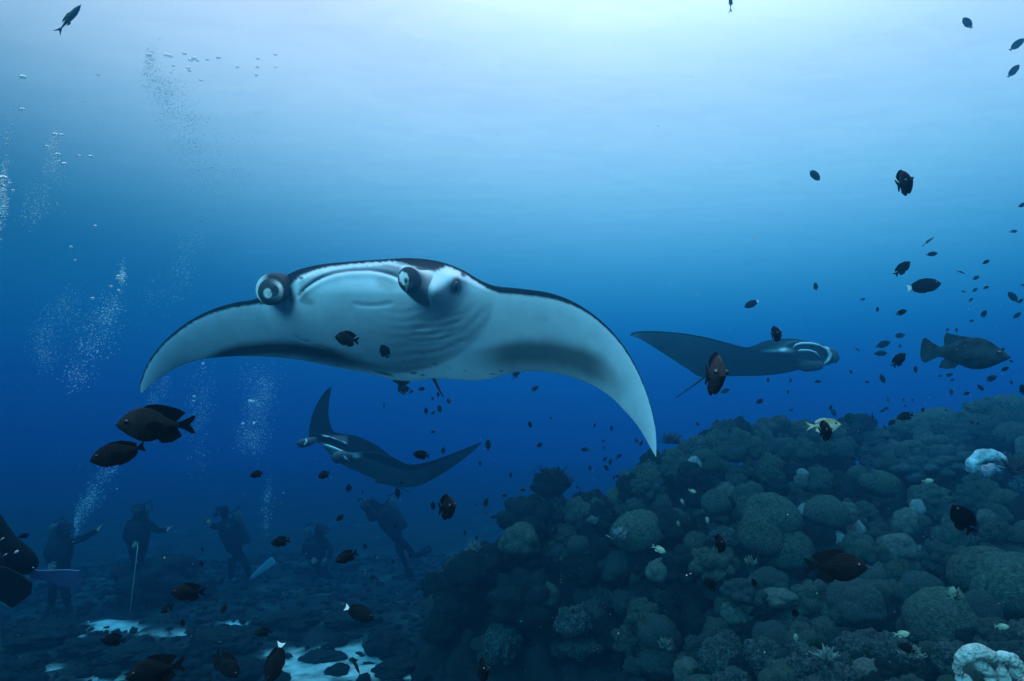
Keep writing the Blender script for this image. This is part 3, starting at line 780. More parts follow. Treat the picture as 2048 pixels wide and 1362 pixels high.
# --- the one crossing on the right, above the reef
def right_manta():
    rt = root('manta_ray', P(1490, 705, 8.2), 'grey manta ray crossing to the right above the reef with a white-rimmed mouth', 'manta ray', 'manta rays over the reef')
    ST = [(1260, 670, 7.6, 1260.5, 671, 7.6, 0, 0), (1268, 664, 7.6, 1278, 677, 7.62, .006, .01), (1290, 662, 7.62, 1302, 691, 7.72, .01, .02),
          (1330, 663, 7.65, 1338, 714, 7.85, .02, .03), (1370, 667, 7.7, 1372, 736, 7.95, .03, .05), (1410, 674, 7.75, 1400, 753, 8.1, .04, .08),
          (1450, 684, 7.8, 1440, 752.5, 8.2, .05, .12), (1490, 694, 7.85, 1490, 752, 8.3, .07, .18), (1510, 690, 7.9, 1520, 751.5, 8.3, .10, .2),
          (1530, 682, 7.9, 1550, 749, 8.3, .12, .22), (1560, 677.5, 7.9, 1580, 744, 8.3, .14, .22), (1590, 678, 7.95, 1602, 739, 8.3, .14, .2),
          (1620, 683, 7.95, 1622, 737, 8.3, .13, .18), (1645, 690, 8.0, 1642, 733, 8.3, .10, .15), (1662, 697, 8.05, 1656, 730, 8.25, .06, .1), (1671, 706, 8.1, 1664, 727, 8.2, .03, .05), (1673, 716, 8.15, 1668, 724, 8.18, .01, .01)]
    def sc(x, y):
        h = .10 * gs(x, 1570, 30) * gs(y, 705, 10)
        q = math.hypot((x - 1618) / 46, (y - 707 - .12 * (x - 1618)) / 22)
        h -= .07 * (1 - sst(.55, .95, q)) - .03 * gs(q, 1.05, .14)
        return h
    def pt(x, y, u, ch, s):
        c = (.13, .16, .18)
        t = u * ch
        f = 1 - sst(2, 5, t)
        c = mixc(c, DARK, .85 * f)
        if x > 1500: c = mixc(c, DARK, .45 * (1 - sst(695, 706, y)))
        q = math.hypot((x - 1618) / 46, (y - 707 - .12 * (x - 1618)) / 22)
        c = mixc(c, (.22, .27, .30), 1 - sst(.75, .9, q))
        # white lip arcs, shoulder patch
        w = max(.9 * (1 - sst(.5, 1.3, math.hypot((x - 1572) / 17, (y - 701 - .0 * x) / 5.5))),
                .8 * gs(y, 702, 2.2) * sst(1515, 1535, x) * (1 - sst(1550, 1560, x)),
                .95 * gs(y, pl([(1588, 694), (1600, 687), (1625, 687), (1640, 691)], x), 2.4) * sst(1586, 1594, x) * (1 - sst(1634, 1642, x)),
                .95 * gs(y, pl([(1597, 701), (1625, 702), (1640, 712)], x), 2.2) * sst(1596, 1602, x) * (1 - sst(1636, 1642, x)),
                .95 * gs(x, pl([(693, 1652), (705, 1661), (715, 1661), (728, 1648)], y), 4.5) * sst(690, 696, y) * (1 - sst(724, 729, y)))
        c = mixc(c, (.85, .88, .9), w)
        return c
    manta_body(rt, ST, 200, 44, sc, pt, M_manta_far)
    # cephalic fins
    M_gf = mat('grey_fin_skin', (.03, .045, .055), rough=.7, spec=.1)
    V = []; 
    tube('cephalic_fin', [(P(1596, 729, 8.1), .055), (P(1612, 733, 7.85), .062), (P(1630, 732, 7.7), .058), (P(1641, 731, 7.64), .045), (P(1645, 731, 7.62), .012)], M_gf, rt, 16)
    tube('cephalic_fin', [(P(1656, 704, 8.1), .05), (P(1666, 710, 7.95), .062), (P(1671, 718, 7.9), .045), (P(1671, 726, 7.88), .012)], M_gf, rt, 16)
    M_lip = mat('white_mouth_rim', (.80, .84, .86), rough=.6)
    tube('mouth_rim', [(P(a, b, d), r) for a, b, d, r in [(1586, 695, 7.78, .004), (1592, 689, 7.77, .009), (1603, 686.5, 7.76, .011), (1625, 687, 7.76, .011), (1640, 691, 7.77, .006), (1653, 698, 7.8, .012), (1661, 708, 7.82, .02), (1658, 719, 7.84, .02), (1648, 729, 7.86, .008)]], M_lip, rt, 10)
    tube('mouth_rim', [(P(a, b, d), r) for a, b, d, r in [(1596, 702, 7.76, .004), (1603, 700, 7.75, .009), (1618, 700.5, 7.75, .010), (1630, 704, 7.76, .009), (1641, 714, 7.78, .004)]], M_lip, rt, 10)
    tube('tail', [(P(1415, 748, 8.15), .02), (P(1400, 761, 8.25), .014), (P(1375, 779, 8.4), .01), (P(1350, 797, 8.55), .006)], M_gf, rt, 8)
    return rt
right_manta()

def strip(pts, D, th):
    n = len(pts)
    V = [P(a, b, D) for a, b in pts] + [P(a, b, D + th) for a, b in pts]
    return V, [tuple(range(n)), tuple(range(n, 2 * n))[::-1]] + [(i, i + n, (i + 1) % n + n, (i + 1) % n) for i in range(n)]
# --- the dark one banking low on the left
def low_manta():
    rt = root('manta_ray', P(740, 900, 8.6), 'dark manta ray banking below the large one with its far wing raised upright', 'manta ray', 'manta rays over the reef')
    # raised wing: a loft from tip to root, then body, then the near wing out to the right
    ST = [(663, 773, 9.3, 663.5, 774, 9.3, 0, 0), (655, 778, 9.3, 661, 786, 9.3, .006, .01), (643, 792, 9.25, 658, 805, 9.28, .01, .02), (630, 815, 9.2, 657, 828, 9.2, .02, .03),
          (622, 840, 9.1, 661, 849, 9.15, .03, .05), (618, 862, 9.0, 668, 863, 9.1, .04, .08), (622, 878, 8.8, 690, 868, 9.1, .05, .12),
          (655, 877, 8.6, 712, 872, 9.1, .08, .16), (655, 889, 8.5, 742, 884, 9.0, .10, .18), (672, 903, 8.4, 765, 899, 8.9, .12, .18), (700, 912, 8.4, 782, 913, 8.9, .10, .15)]
    def sc(x, y): return -.14 * gs((y - (x - 672) * .33 - 886) , 0, 6) * sst(630, 645, x) * (1 - sst(686, 694, x))
    def pt(x, y, u, ch, s):
        c = (.004, .006, .008)
        ln1 = 872 + (x - 650) * .33; ln2 = 889 + max(0, x - 655) * .36
        if 630 < x < 695:
            c = mixc(c, (.10, .13, .15), (1 - sst(ln1 - 2, ln1 + 3, y)) * sst(868, 874, y) * .5)
            c = mixc(c, (.75, .8, .8), gs(y, ln1, 1.5) * sst(640, 650, x) * (1 - sst(688, 694, x)))
        return c
    manta_body(rt, ST, 120, 36, sc, pt, M_manta_far)
    ST2 = [(640, 884, 8.45, 648, 896, 8.5, .02, .02), (665, 892, 8.4, 680, 926, 8.5, .08, .05), (700, 905, 8.4, 716, 944, 8.6, .1, .08), (745, 902, 8.45, 760, 962, 8.7, .1, .1), (785, 914, 8.5, 800, 974, 8.8, .08, .1), (815, 928, 8.5, 835, 972, 8.8, .06, .08),
           (850, 925, 8.5, 868, 957, 8.75, .04, .05), (885, 914, 8.5, 900, 937, 8.7, .03, .03), (915, 903, 8.5, 926, 919, 8.6, .02, .02), (940, 893, 8.5, 948, 901, 8.55, .01, .01), (964, 884, 8.5, 964, 885, 8.5, 0, 0)]
    def pt2(x, y, u, ch, s):
        c = (.10, .15, .165)
        wd = pl([(690, .04), (730, .16), (770, .30), (800, .27), (835, .17), (880, .13), (960, .2)], x)
        c = mixc(c, DARK, .97 * (1 - sst(wd + .04, wd + .14, u + .03 * N3(x * .1, y * .1))) * sst(700, 730, x))
        c = mixc(c, (.75, .8, .82), .9 * gs(math.hypot((x - 712) / 10, (y - 913) / 4), 0, .8))
        ln2 = 889 + max(0, x - 655) * .36
        c = mixc(c, (.75, .8, .8), gs(y, ln2 + 1, 2.0) * sst(642, 650, x) * (1 - sst(686, 692, x)))
        c = mixc(c, DARK, .8 * gs(math.hypot((x - 722) / 8, (y - 920) / 4), 0, .8))
        return c
    o = manta_body(rt, ST2, 160, 36, lambda x, y: 0.0, pt2, M_manta_far); o.name = 'near_wing'
    wobj('mouth', *strip([(636, 872), (660, 874), (694, 889), (696, 908), (676, 902), (648, 890), (634, 884)], 8.62, .12), mat('mouth_interior', (.003, .004, .006), rough=1, spec=0), rt)
    M_df = mat('dark_fin_skin', (.03, .04, .05), rough=.5)
    M_wf = mat('white_fin_skin', (.75, .8, .8), rough=.5)
    f1 = tube('cephalic_fin', [(P(628, 880, 8.5), .04), (P(616, 884, 8.3), .055), (P(604, 887, 8.2), .055), (P(597, 887, 8.15), .035), (P(594, 887, 8.14), .008)], M_df, rt, 16)
    tube('fin_lining', [(P(608, 878, 8.13), .012), (P(612, 883, 8.12), .022), (P(612, 889, 8.12), .012)], M_wf, f1, 10) if 0 else wobj('fin_lining', *strip([(611, 876), (615, 880), (615, 886), (610, 891), (606, 889), (611, 884)], 8.16, .03), M_wf, rt)
    tube('cephalic_fin', [(P(700, 916, 8.5), .05), (P(686, 914, 8.25), .075), (P(674, 915, 8.1), .072), (P(667, 915, 8.05), .045), (P(664, 915, 8.04), .01)], M_df, rt, 16)
    wobj('fin_lining', *strip([(676, 907), (684, 908), (693, 915), (699, 922), (690, 919), (682, 912)], 8.12, .03), M_wf, rt)
    tube('tail', [(P(752, 962, 8.7), .022), (P(780, 968, 8.9), .014), (P(800, 975, 9.1), .01), (P(822, 986, 9.3), .005)], M_df, rt, 8)
low_manta()
# ------------------------------------------------------------------ reef fish
M_fdark = mat('dark_scaled_fish', (.0025, .006, .009), rough=.7, spec=.06, noise_scale=3, noise_amt=.4)
def scaled(name, col, col2, sc=34):
    m = mat(name, col, rough=.6, spec=.12)
    nt = m.node_tree; b = nt.nodes['Principled BSDF']
    t = nt.nodes.new('ShaderNodeTexCoord')
    mp = nt.nodes.new('ShaderNodeMapping'); mp.inputs['Scale'].default_value = (sc, 1, sc * 1.25); mp.inputs['Rotation'].default_value = (0, R(0), 0)
    vo = nt.nodes.new('ShaderNodeTexVoronoi'); vo.inputs['Scale'].default_value = 1.0; vo.inputs['Randomness'].default_value = .25; vo.feature = 'DISTANCE_TO_EDGE'
    r = nt.nodes.new('ShaderNodeMapRange'); r.inputs['From Max'].default_value = .25
    mx = nt.nodes.new('ShaderNodeMix'); mx.data_type = 'RGBA'
    mx.inputs[6].default_value = (*col2, 1); mx.inputs[7].default_value = (*col, 1)
    nt.links.new(t.outputs['Object'], mp.inputs[0]); nt.links.new(mp.outputs[0], vo.inputs['Vector'])
    nt.links.new(vo.outputs['Distance'], r.inputs['Value']); nt.links.new(r.outputs[0], mx.inputs[0])
    # heads are plain: no scale net in front of the gill
    s = nt.nodes.new('ShaderNodeSeparateXYZ'); nt.links.new(t.outputs['Object'], s.inputs[0])
    g = nt.nodes.new('ShaderNodeMapRange'); g.inputs['From Min'].default_value = .20; g.inputs['From Max'].default_value = .30
    nt.links.new(s.outputs['X'], g.inputs['Value'])
    mx2 = nt.nodes.new('ShaderNodeMix'); mx2.data_type = 'RGBA'; mx2.inputs[7].default_value = (*[c * 1.25 for c in col], 1)
    nt.links.new(g.outputs[0], mx2.inputs[0]); nt.links.new(mx.outputs[2], mx2.inputs[6])
    nt.links.new(mx2.outputs[2], b.inputs['Base Color'])
    bp = nt.nodes.new('ShaderNodeBump'); bp.inputs['Distance'].default_value = .004
    nt.links.new(r.outputs[0], bp.inputs['Height']); nt.links.new(bp.outputs[0], b.inputs['Normal'])
    return m
M_scale = scaled('grey_brown_scales', (.018, .026, .031), (.004, .006, .008))
M_scale2 = scaled('dusky_scales', (.004, .009, .013), (.0015, .0025, .004))
M_finblack = mat('black_fin', (.002, .004, .006), spec=.06, rough=.7)
M_finwhite = mat('white_tail_fin', (.80, .82, .82), rough=.6)
M_grouper = mat('mottled_grouper_skin', (.016, .030, .034), rough=.85, spec=.05, noise_scale=9, noise_amt=.75)
M_chrom = mat('yellow_green_fish_skin', attr='pigment', rough=.45, spec=.4)
M_slend = mat('teal_slender_fish', (.03, .08, .10), rough=.4, spec=.5)
M_small = mat('small_dark_fish', (.004, .012, .018), rough=.7, spec=.1)
M_palef = mat('small_pale_fish', (.36, .38, .26), rough=.5)
M_feye = mat('fish_eye', (.004, .004, .004), rough=.1, spec=.8)
M_iris = mat('fish_iris', (.02, .025, .03), rough=.3)

KIND = {  # top profile, bottom profile (t from snout 0 to tail root 1), half width, tail outline, fins
 'damsel': dict(top=[0, .11, .185, .225, .245, .24, .21, .165, .10, .055, .045], bot=[0, .07, .13, .18, .215, .23, .22, .18, .11, .055, .042], w=.085,
    tail=[(-.28, .04), (-.36, .075), (-.46, .13), (-.50, .125), (-.47, .06), (-.42, 0), (-.47, -.06), (-.50, -.12), (-.45, -.125), (-.36, -.07), (-.28, -.04)],
    dorsal=[(.22, .21), (.12, .275), (0, .285), (-.12, .265), (-.26, .225), (-.36, .17), (-.30, .10), (-.22, .02), (-.1, .06), (.05, .13)],
    anal=[(-.02, -.19), (-.08, -.25), (-.20, -.24), (-.33, -.16), (-.25, -.02), (-.1, -.08)], xt=-.28),
 'surgeon': dict(top=[0, .10, .17, .21, .225, .22, .20, .165, .115, .06, .035], bot=[0, .09, .16, .20, .215, .21, .19, .155, .11, .055, .035], w=.065,
    tail=[(-.36, .035), (-.42, .07), (-.50, .11), (-.46, 0), (-.49, -.11), (-.42, -.07), (-.36, -.035)],
    dorsal=[(.30, .18), (.1, .245), (-.1, .235), (-.28, .16), (-.36, .10), (-.34, .02), (-.2, .06), (0, .13), (.2, .12)],
    anal=[(.12, -.18), (0, -.235), (-.15, -.21), (-.3, -.14), (-.35, -.08), (-.34, -.02), (-.1, -.10)], xt=-.36),
 'grouper': dict(top=[0, .07, .13, .19, .225, .235, .22, .185, .14, .10, .075], bot=[0, .06, .115, .16, .19, .195, .18, .145, .105, .078, .065], w=.10,
    tail=[(-.29, .07), (-.38, .12), (-.47, .185), (-.50, .16), (-.515, .05), (-.515, -.05), (-.49, -.14), (-.44, -.16), (-.36, -.105), (-.29, -.065)],
    dorsal=[(.18, .17), (.10, .22), (-.05, .235), (-.16, .25), (-.235, .27), (-.25, .22), (-.25, .14), (-.24, .08), (-.1, .12), (.05, .17)],
    anal=[(-.04, -.13), (-.10, -.20), (-.2, -.22), (-.28, -.21), (-.26, -.13), (-.22, -.07), (-.12, -.1)], xt=-.29),
 'chromis': dict(top=[0, .09, .15, .185, .20, .195, .17, .13, .08, .045, .035], bot=[0, .08, .15, .20, .22, .215, .185, .14, .085, .045, .035], w=.08,
    tail=[(-.26, .035), (-.36, .08), (-.5, .17), (-.42, .05), (-.34, .0), (-.42, -.05), (-.5, -.16), (-.36, -.07), (-.26, -.035)],
    dorsal=[(.2, .17), (.08, .225), (-.08, .21), (-.22, .14), (-.2, .07), (-.05, .14), (.1, .17)],
    anal=[(.0, -.19), (-.08, -.23), (-.22, -.15), (-.2, -.06), (-.1, -.12)], xt=-.26),
 'slender': dict(top=[0, .035, .06, .075, .082, .08, .07, .055, .04, .025, .018], bot=[0, .03, .055, .07, .078, .075, .065, .05, .035, .022, .016], w=.045,
    tail=[(-.30, .016), (-.40, .05), (-.52, .10), (-.42, .02), (-.40, 0), (-.42, -.02), (-.5, -.09), (-.38, -.045), (-.30, -.016)],
    dorsal=[(.2, .06), (.1, .105), (-.1, .095), (-.2, .06), (-.1, .05)], anal=[(-.02, -.06), (-.08, -.095), (-.2, -.05), (-.1, -.04)], xt=-.30)}

def fish_body(k, rings=22, seg=18):
    K = KIND[k]; V = []; Fc = []; xt = K['xt']
    for i in range(rings + 1):
        t = (i / rings) ** 1.25
        f = t * 10; a = min(int(f), 9); fr = f - a
        tp = lerp(K['top'][a], K['top'][a + 1], sst(0, 1, fr) * .4 + fr * .6); bt = lerp(K['bot'][a], K['bot'][a + 1], sst(0, 1, fr) * .4 + fr * .6)
        x = lerp(.5, xt, t)
        w = K['w'] * (sin(pi * min(1, t * 1.0 + .02)) ** .6 if t < .5 else (1 - ((t - .5) / .5) ** 1.6 * .82))
        if t == 0: w = .004; tp = bt = .006
        for s in range(seg):
            an = 2 * pi * s / seg
            z = sin(an); y = cos(an)
            V.append(Vector((x, w * y * (1 - .25 * abs(z)), (tp if z > 0 else bt) * z)))
        if i:
            for s in range(seg):
                a_ = (i - 1) * seg + s; b_ = (i - 1) * seg + (s + 1) % seg
                Fc.append((a_, b_, b_ + seg, a_ + seg))
    Fc.append(tuple(range(seg))); Fc.append(tuple(range(rings * seg, (rings + 1) * seg))[::-1])
    return V, Fc
def fin_shape(pts, th=.006, y=0.0):
    n = len(pts)
    V = [Vector((a, y + th, b)) for a, b in pts] + [Vector((a, y - th, b)) for a, b in pts]
    return V, [tuple(range(n)), tuple(range(n, 2 * n))[::-1]] + [(i, i + n, (i + 1) % n + n, (i + 1) % n) for i in range(n)]
def rayed(pts, n_ray):  # serrated outer edge
    return pts
PEC = [(.16, -.02), (.10, .04), (.0, .05), (-.06, .01), (-.04, -.05), (.04, -.07), (.12, -.06)]

FM = {}
def part_meshes(k, style):
    if (k, style) in FM: return FM[(k, style)]
    K = KIND[k]
    bm_, tm, fm = {'scaled': (M_scale, M_finblack, M_finblack), 'dusky': (M_scale2, M_finblack, M_finblack), 'dark': (M_fdark, M_finblack, M_finblack), 'white_tail': (M_fdark, M_finwhite, M_finblack),
        'grouper': (M_grouper, M_grouper, M_grouper), 'chromis': (M_chrom, M_chrom, M_chrom), 'slender': (M_slend, M_slend, M_slend), 'small': (M_small, M_small, M_small), 'pale': (M_palef, M_palef, M_palef), 'small_white_tail': (M_small, M_finwhite, M_small)}[style]
    V, Fc = fish_body(k)
    cols = None
    def cc(v):
        c = mixc((.42, .46, .42), (.12, .16, .05), sst(-.03, .09, v[2]))
        return mixc(c, (.02, .02, .02), sst(-.33, -.37, v[0]) if 0 else 0)
    if style == 'chromis': cols = [cc(v) for v in V]
    out = {'body': mesh('fish_body', V, Fc, bm_, True, cols)}
    def fm_(nm, pts, m):
        V, Fc = fin_shape(pts)
        c = None
        if style == 'chromis':
            c = [mixc((.03, .035, .03), (.45, .48, .3), 1 - sst(.08, .13, abs(v[2])) if nm == 'tail' and v[0] < -.3 else 1) for v in V]
        out[nm] = mesh('fish_' + nm, V, Fc, m, False, c)
    fm_('tail', K['tail'], tm); fm_('dorsal', K['dorsal'], fm); fm_('anal', K['anal'], fm)
    V, Fc = fin_shape(PEC, .004, K['w'] * .99); out['pectoral'] = mesh('fish_pectoral', V, Fc, fm, False)
    V2 = [Vector((v.x, -v.y, v.z)) for v in V]; out['pectoral2'] = mesh('fish_pectoral', V2, Fc, fm, False)
    bm = bmesh.new(); bmesh.ops.create_uvsphere(bm, u_segments=12, v_segments=8, radius=.026 if k != 'slender' else .014)
    me = bpy.data.meshes.new('fish_eye'); bm.to_mesh(me); bm.free(); me.materials.append(M_feye); out['eye'] = me
    bm = bmesh.new(); bmesh.ops.create_uvsphere(bm, u_segments=12, v_segments=8, radius=.034 if k != 'slender' else .018)
    me = bpy.data.meshes.new('fish_iris'); bm.to_mesh(me); bm.free(); me.materials.append(M_iris); out['iris'] = me
    # joined version for distant ones
    AV = []; AF = []
    for nm in ('body', 'tail', 'dorsal', 'anal'):
        b = len(AV); m_ = out[nm]
        AV += [v.co.copy() for v in m_.vertices]; AF += [[b + i for i in p.vertices] for p in m_.polygons]
    out['joined'] = mesh('fish_whole', AV, AF, bm_, True)
    FM[(k, style)] = out
    return out

def fish(px, py, ln, ang, k='damsel', style='dark', D=4.0, yaw=0, label=None, group=None, flip=False, name=None, tilt=0, cat='fish', detail=None, bend=0):
    A = R(ang)
    view = (P(px, py, D) - CAM).normalized()
    rt_ = view.cross(Vector((0, 0, 1))).normalized(); up_ = rt_.cross(view)
    head = rt_ * cos(A) + up_ * sin(A)
    dors = rt_ * (-sin(A)) + up_ * cos(A)
    if dors.dot(UPV) < -.02: dors = -dors
    if flip: dors = -dors
    y = R(yaw)
    hx = head * cos(y) - view * sin(y)
    t = R(tilt)
    dz = dors * cos(t) + view * sin(t)
    dz = (dz - hx * dz.dot(hx)).normalized()
    sy = dz.cross(hx)
    M = Matrix((hx, sy, dz)).transposed().to_4x4()
    L = ln * D / F / (cos(y) if abs(yaw) < 50 else 1)
    big = (ln >= 24) if detail is None else detail
    mm = part_meshes(k, style)
    nm = name or {'damsel': 'damselfish', 'surgeon': 'surgeonfish', 'grouper': 'grouper', 'chromis': 'chromis_fish', 'slender': 'slender_fish'}[k]
    loc = P(px, py, D)
    M = Matrix.Translation(loc) @ M @ Matrix.Diagonal((L, L, L, 1))
    if big:
        o = root(nm, loc, label, cat, group); o.matrix_world = M
        for n_, key in (('body', 'body'), ('tail_fin', 'tail'), ('dorsal_fin', 'dorsal'), ('anal_fin', 'anal')):
            link(n_, mm[key], o)
        if ln > 40:
            link('pectoral_fin', mm['pectoral'], o); link('pectoral_fin', mm['pectoral2'], o)
        if ln > 30:
            K = KIND[k]
            for s in (1, -1):
                e = link('eye', mm['iris'], o)
                ex = .37 if k != 'slender' else .42
                tt = (.5 - ex) / (.5 - K['xt']); wv = K['w'] * (sin(pi * min(1, (tt) + .02)) ** .6)
                e.location = (ex, s * (wv * .80), .045 if k != 'slender' else .015)
                if k == 'surgeon': e.location.z = .06
                p = link('pupil', mm['eye'], e); p.location = (.004, s * .015, 0)
    else:
        o = link(nm, mm['joined']); o.matrix_world = M; tag(o, label, cat, group)
        if 'white_tail' in style:
            w = link('tail_fin', mm['tail'], o)
            w.scale = (1.02, 1.2, 1.05)
    return o

# nearest, one by one
fish(313, 850, 144, 181, 'damsel', 'scaled', 1.45, 8, 'large dark scaly damselfish nearest the lens below the left wing tip of the big manta')
fish(236, 907, 100, 197, 'surgeon', 'dusky', 1.55, 12, 'dark oval fish with a white tail just below the large scaly damselfish')
fish(1930, 708, 150, -9, 'grouper', 'grouper', 4.3, 6, 'big brown grouper swimming right beside the reef crest', cat='fish')
fish(1428, 751, 165, -6, 'damsel', 'scaled', 1.35, 78, 'brownish fish seen head on in front of the tail of the grey manta')
fish(1646, 851, 66, 3, 'chromis', 'chromis', 2.3, 10, 'yellow green fish with a forked tail over the reef crest')
fish(1650, 863, 80, 8, 'damsel', 'dark', 2.0, 74, 'black fish seen end on in front of the yellow green fish')
fish(1671, 1134, 118, 2, 'damsel', 'dusky', 1.75, 10, 'dark brown scaly damselfish swimming right in front of the reef hollow')
fish(1848, 572, 60, 3, 'surgeon', 'white_tail', 3.0, 14, 'black surgeonfish with white tail above the grouper')
fish(694, 678, 48, 172, 'damsel', 'dusky', 2.3, 36, 'dark fish in front of the belly of the large manta')
fish(769, 703, 30, 118, 'damsel', 'small', 3.2, 40, 'small dusky fish right of the dark fish before the manta belly')
fish(893, 1016, 96, 5, 'damsel', 'dusky', 1.6, 70, 'black fish standing upright beneath the low dark manta')
fish(842, 910, 34, 172, 'damsel', 'dark', 2.6, 10, 'small black fish over the near wing of the low dark manta')
fish(513, 949, 26, 196, 'damsel', 'dark', 2.6, 25, 'small round black fish above the divers to the left')
fish(648, 950, 24, 205, 'damsel', 'dark', 2.6, 35, 'small round black fish just below the raised wing manta')
fish(680, 1036, 19, 220, 'damsel', 'dark', 3.0, 0, 'little black fish left of the leaning diver')
fish(561, 1084, 38, 188, 'damsel', 'dark', 2.3, 10, 'black damselfish hovering over the pale diver fin')
fish(693, 1114, 46, 203, 'damsel', 'dark', 2.2, 10, 'black damselfish in front of the kneeling diver')
fish(376, 1185, 66, 177, 'damsel', 'dusky', 2.0, 8, 'dark damselfish beside the hazy rock outcrop at lower left')
fish(335, 1217, 27, 214, 'damsel', 'dark', 2.6, 10, 'small dark fish under the damselfish beside the rock outcrop')
fish(448, 1218, 19, 240, 'damsel', 'dark', 2.8, 20, 'small dark fish right of the damselfish beside the rock outcrop')
fish(365, 1246, 15, 95, 'damsel', 'dark', 3.0, 30, 'tiny dark upright fish above the thin sand streak')
fish(226, 1280, 46, 170, 'damsel', 'dark', 2.2, 10, 'dark damselfish just in front of the small far sand patch')
fish(526, 1265, 33, 184, 'damsel', 'dark', 2.4, 10, 'dark damselfish over the rubble left of the wide sand patch')
fish(719, 1226, 64, -24, 'surgeon', 'white_tail', 2.2, 10, 'black oval surgeonfish with a white tail at the middle bottom')
fish(551, 1325, 78, 255, 'surgeon', 'white_tail', 2.0, 10, 'black surgeonfish diving head down with its white tail up at the bottom')
fish(452, 1330, 70, -48, 'damsel', 'dark', 1.9, 10, 'black damselfish diving steeply at the bottom left')
fish(312, 1342, 108, 187, 'damsel', 'dark', 1.5, 8, 'large black damselfish cut off by the bottom edge')
fish(711, 1330, 38, -62, 'slender', 'dark', 2.4, 10, 'thin black fish diving over the wide sand patch')
fish(966, 1342, 90, 3, 'damsel', 'dark', 1.8, 78, 'black upright fish at the bottom in front of the reef foot')
fish(48, 1072, 20, 190, 'damsel', 'dark', 3.0, 10, 'small dark fish above the near diver leg at the left edge')
fish(138, 38, 76, 62, 'slender', 'slender', 3.0, 10, 'slim teal fish climbing at the top left corner')
fish(1462, 2, 44, 84, 'slender', 'slender', 3.2, 0, 'slim fish leaving through the top edge of the picture')
fish(1935, 46, 28, 118, 'surgeon', 'small', 5.0, 20, 'small blue grey fish alone near the top right')
fish(2034, 89, 30, 30, 'surgeon', 'small', 5.5, 10, 'upper of two small blue fish at the top right edge')
fish(2027, 142, 28, 42, 'surgeon', 'small', 5.5, 10, 'lower of two small blue fish at the top right edge')
fish(1629, 350, 30, -54, 'surgeon', 'small_white_tail', 4.2, 10, 'small blue fish with white tail high in the open water right of centre', detail=True)
fish(1808, 367, 100, 12, 'damsel', 'dark', 1.7, 74, 'black upright crooked fish high in the open water at right')
fish(2045, 410, 16, 20, 'surgeon', 'small', 5.5, 10, 'small blue fish cut by the right edge high above the reef')
fish(1856, 483, 28, 35, 'slender', 'slender', 4.5, 0, 'thin slanting fish high over the surgeonfish')
fish(1805, 537, 38, 40, 'damsel', 'dark', 2.8, 10, 'black fish swimming upward left above the surgeonfish')
fish(1503, 608, 30, 202, 'surgeon', 'small_white_tail', 4.0, 10, 'dark oval fish with pale tail above the grey manta', detail=True)
fish(1552, 669, 62, 12, 'damsel', 'dark', 2.2, 72, 'black upright fish touching the back of the grey manta')
fish(1803, 625, 21, 20, 'damsel', 'dark', 3.2, 10, 'small round black fish under the surgeonfish with white tail')
fish(1798, 720, 36, 48, 'damsel', 'dark', 2.6, 20, 'black fish between the grey manta and the grouper')
fish(1810, 833, 32, 195, 'damsel', 'dark', 3.0, 12, 'black round fish over the reef crest below the grouper')
fish(1784, 845, 17, 215, 'damsel', 'dark', 3.4, 12, 'smaller black fish touching the round one over the reef crest')
fish(1766, 689, 28, 20, 'surgeon', 'small', 5.2, 10, 'grey blue fish behind the black one left of the grouper')
fish(1761, 707, 24, 0, 'surgeon', 'small', 5.5, 10, 'grey blue oval fish just above the black one left of the grouper')
fish(2026, 594, 26, 122, 'surgeon', 'small', 4.5, 10, 'dark blue fish near the right edge above the grouper')
fish(2034, 631, 18, 38, 'surgeon', 'small', 5.5, 10, 'blue fish at the right edge directly above the grouper head')
fish(1968, 628, 17, 60, 'damsel', 'small', 4.5, 20, 'small dark fish above the dorsal fin of the grouper')
fish(2045, 779, 22, 95, 'damsel', 'dark', 3.5, 20, 'dark fish cut by the right edge above the coral tower')
fish(1420, 1168, 32, 130, 'damsel', 'dark', 2.3, 20, 'black fish before the dark domes at the centre of the reef')
fish(1440, 1088, 70, 10, 'damsel', 'dark', 2.0, 72, 'black upright fish before the middle shelf of the reef')
fish(1925, 1038, 62, 118, 'damsel', 'dark', 1.9, 40, 'black fish hanging nose up in front of the right part of the reef')
fish(1812, 1296, 34, 160, 'damsel', 'dark', 2.2, 10, 'dark fish above the encrusted lumps at lower right')
fish(1590, 1226, 26, 95, 'damsel', 'dark', 2.4, 50, 'dark upright fish over the flat pale oval coral')
fish(1508, 1166, 18, 110, 'damsel', 'dark', 2.6, 30, 'small dark fish above the lower centre coral domes')
fish(1317, 1098, 30, -24, 'chromis', 'pale', 4.6, 10, 'pale fish over the shadowed hollow of the reef', name='pale_reef_fish')
fish(1384, 982, 17, -20, 'chromis', 'pale', 5.5, 10, 'pale fish under the white lump on the upper left crest', name='pale_reef_fish')
fish(1365, 1004, 14, 115, 'chromis', 'pale', 5.5, 10, 'small pale fish left of and below the white lump fish', name='pale_reef_fish')
fish(1415, 1041, 16, 100, 'chromis', 'pale', 5.5, 10, 'small pale upright fish over the middle coral shelf', name='pale_reef_fish')
fish(1357, 1048, 13, 110, 'chromis', 'pale', 5.5, 30, 'small pale fish before the broad folded coral head', name='pale_reef_fish')
fish(1803, 1268, 30, 10, 'chromis', 'pale', 3.6, 10, 'pale orange fish resting near the encrusted lumps at lower right', name='pale_reef_fish')
fish(1905, 1186, 26, 78, 'chromis', 'pale', 3.8, 30, 'pale upright fish between the smooth domes at lower right', name='pale_reef_fish')
fish(1592, 1276, 17, 95, 'chromis', 'pale', 4.2, 30, 'pale upright fish beside the lower centre coral knobs', name='pale_reef_fish')
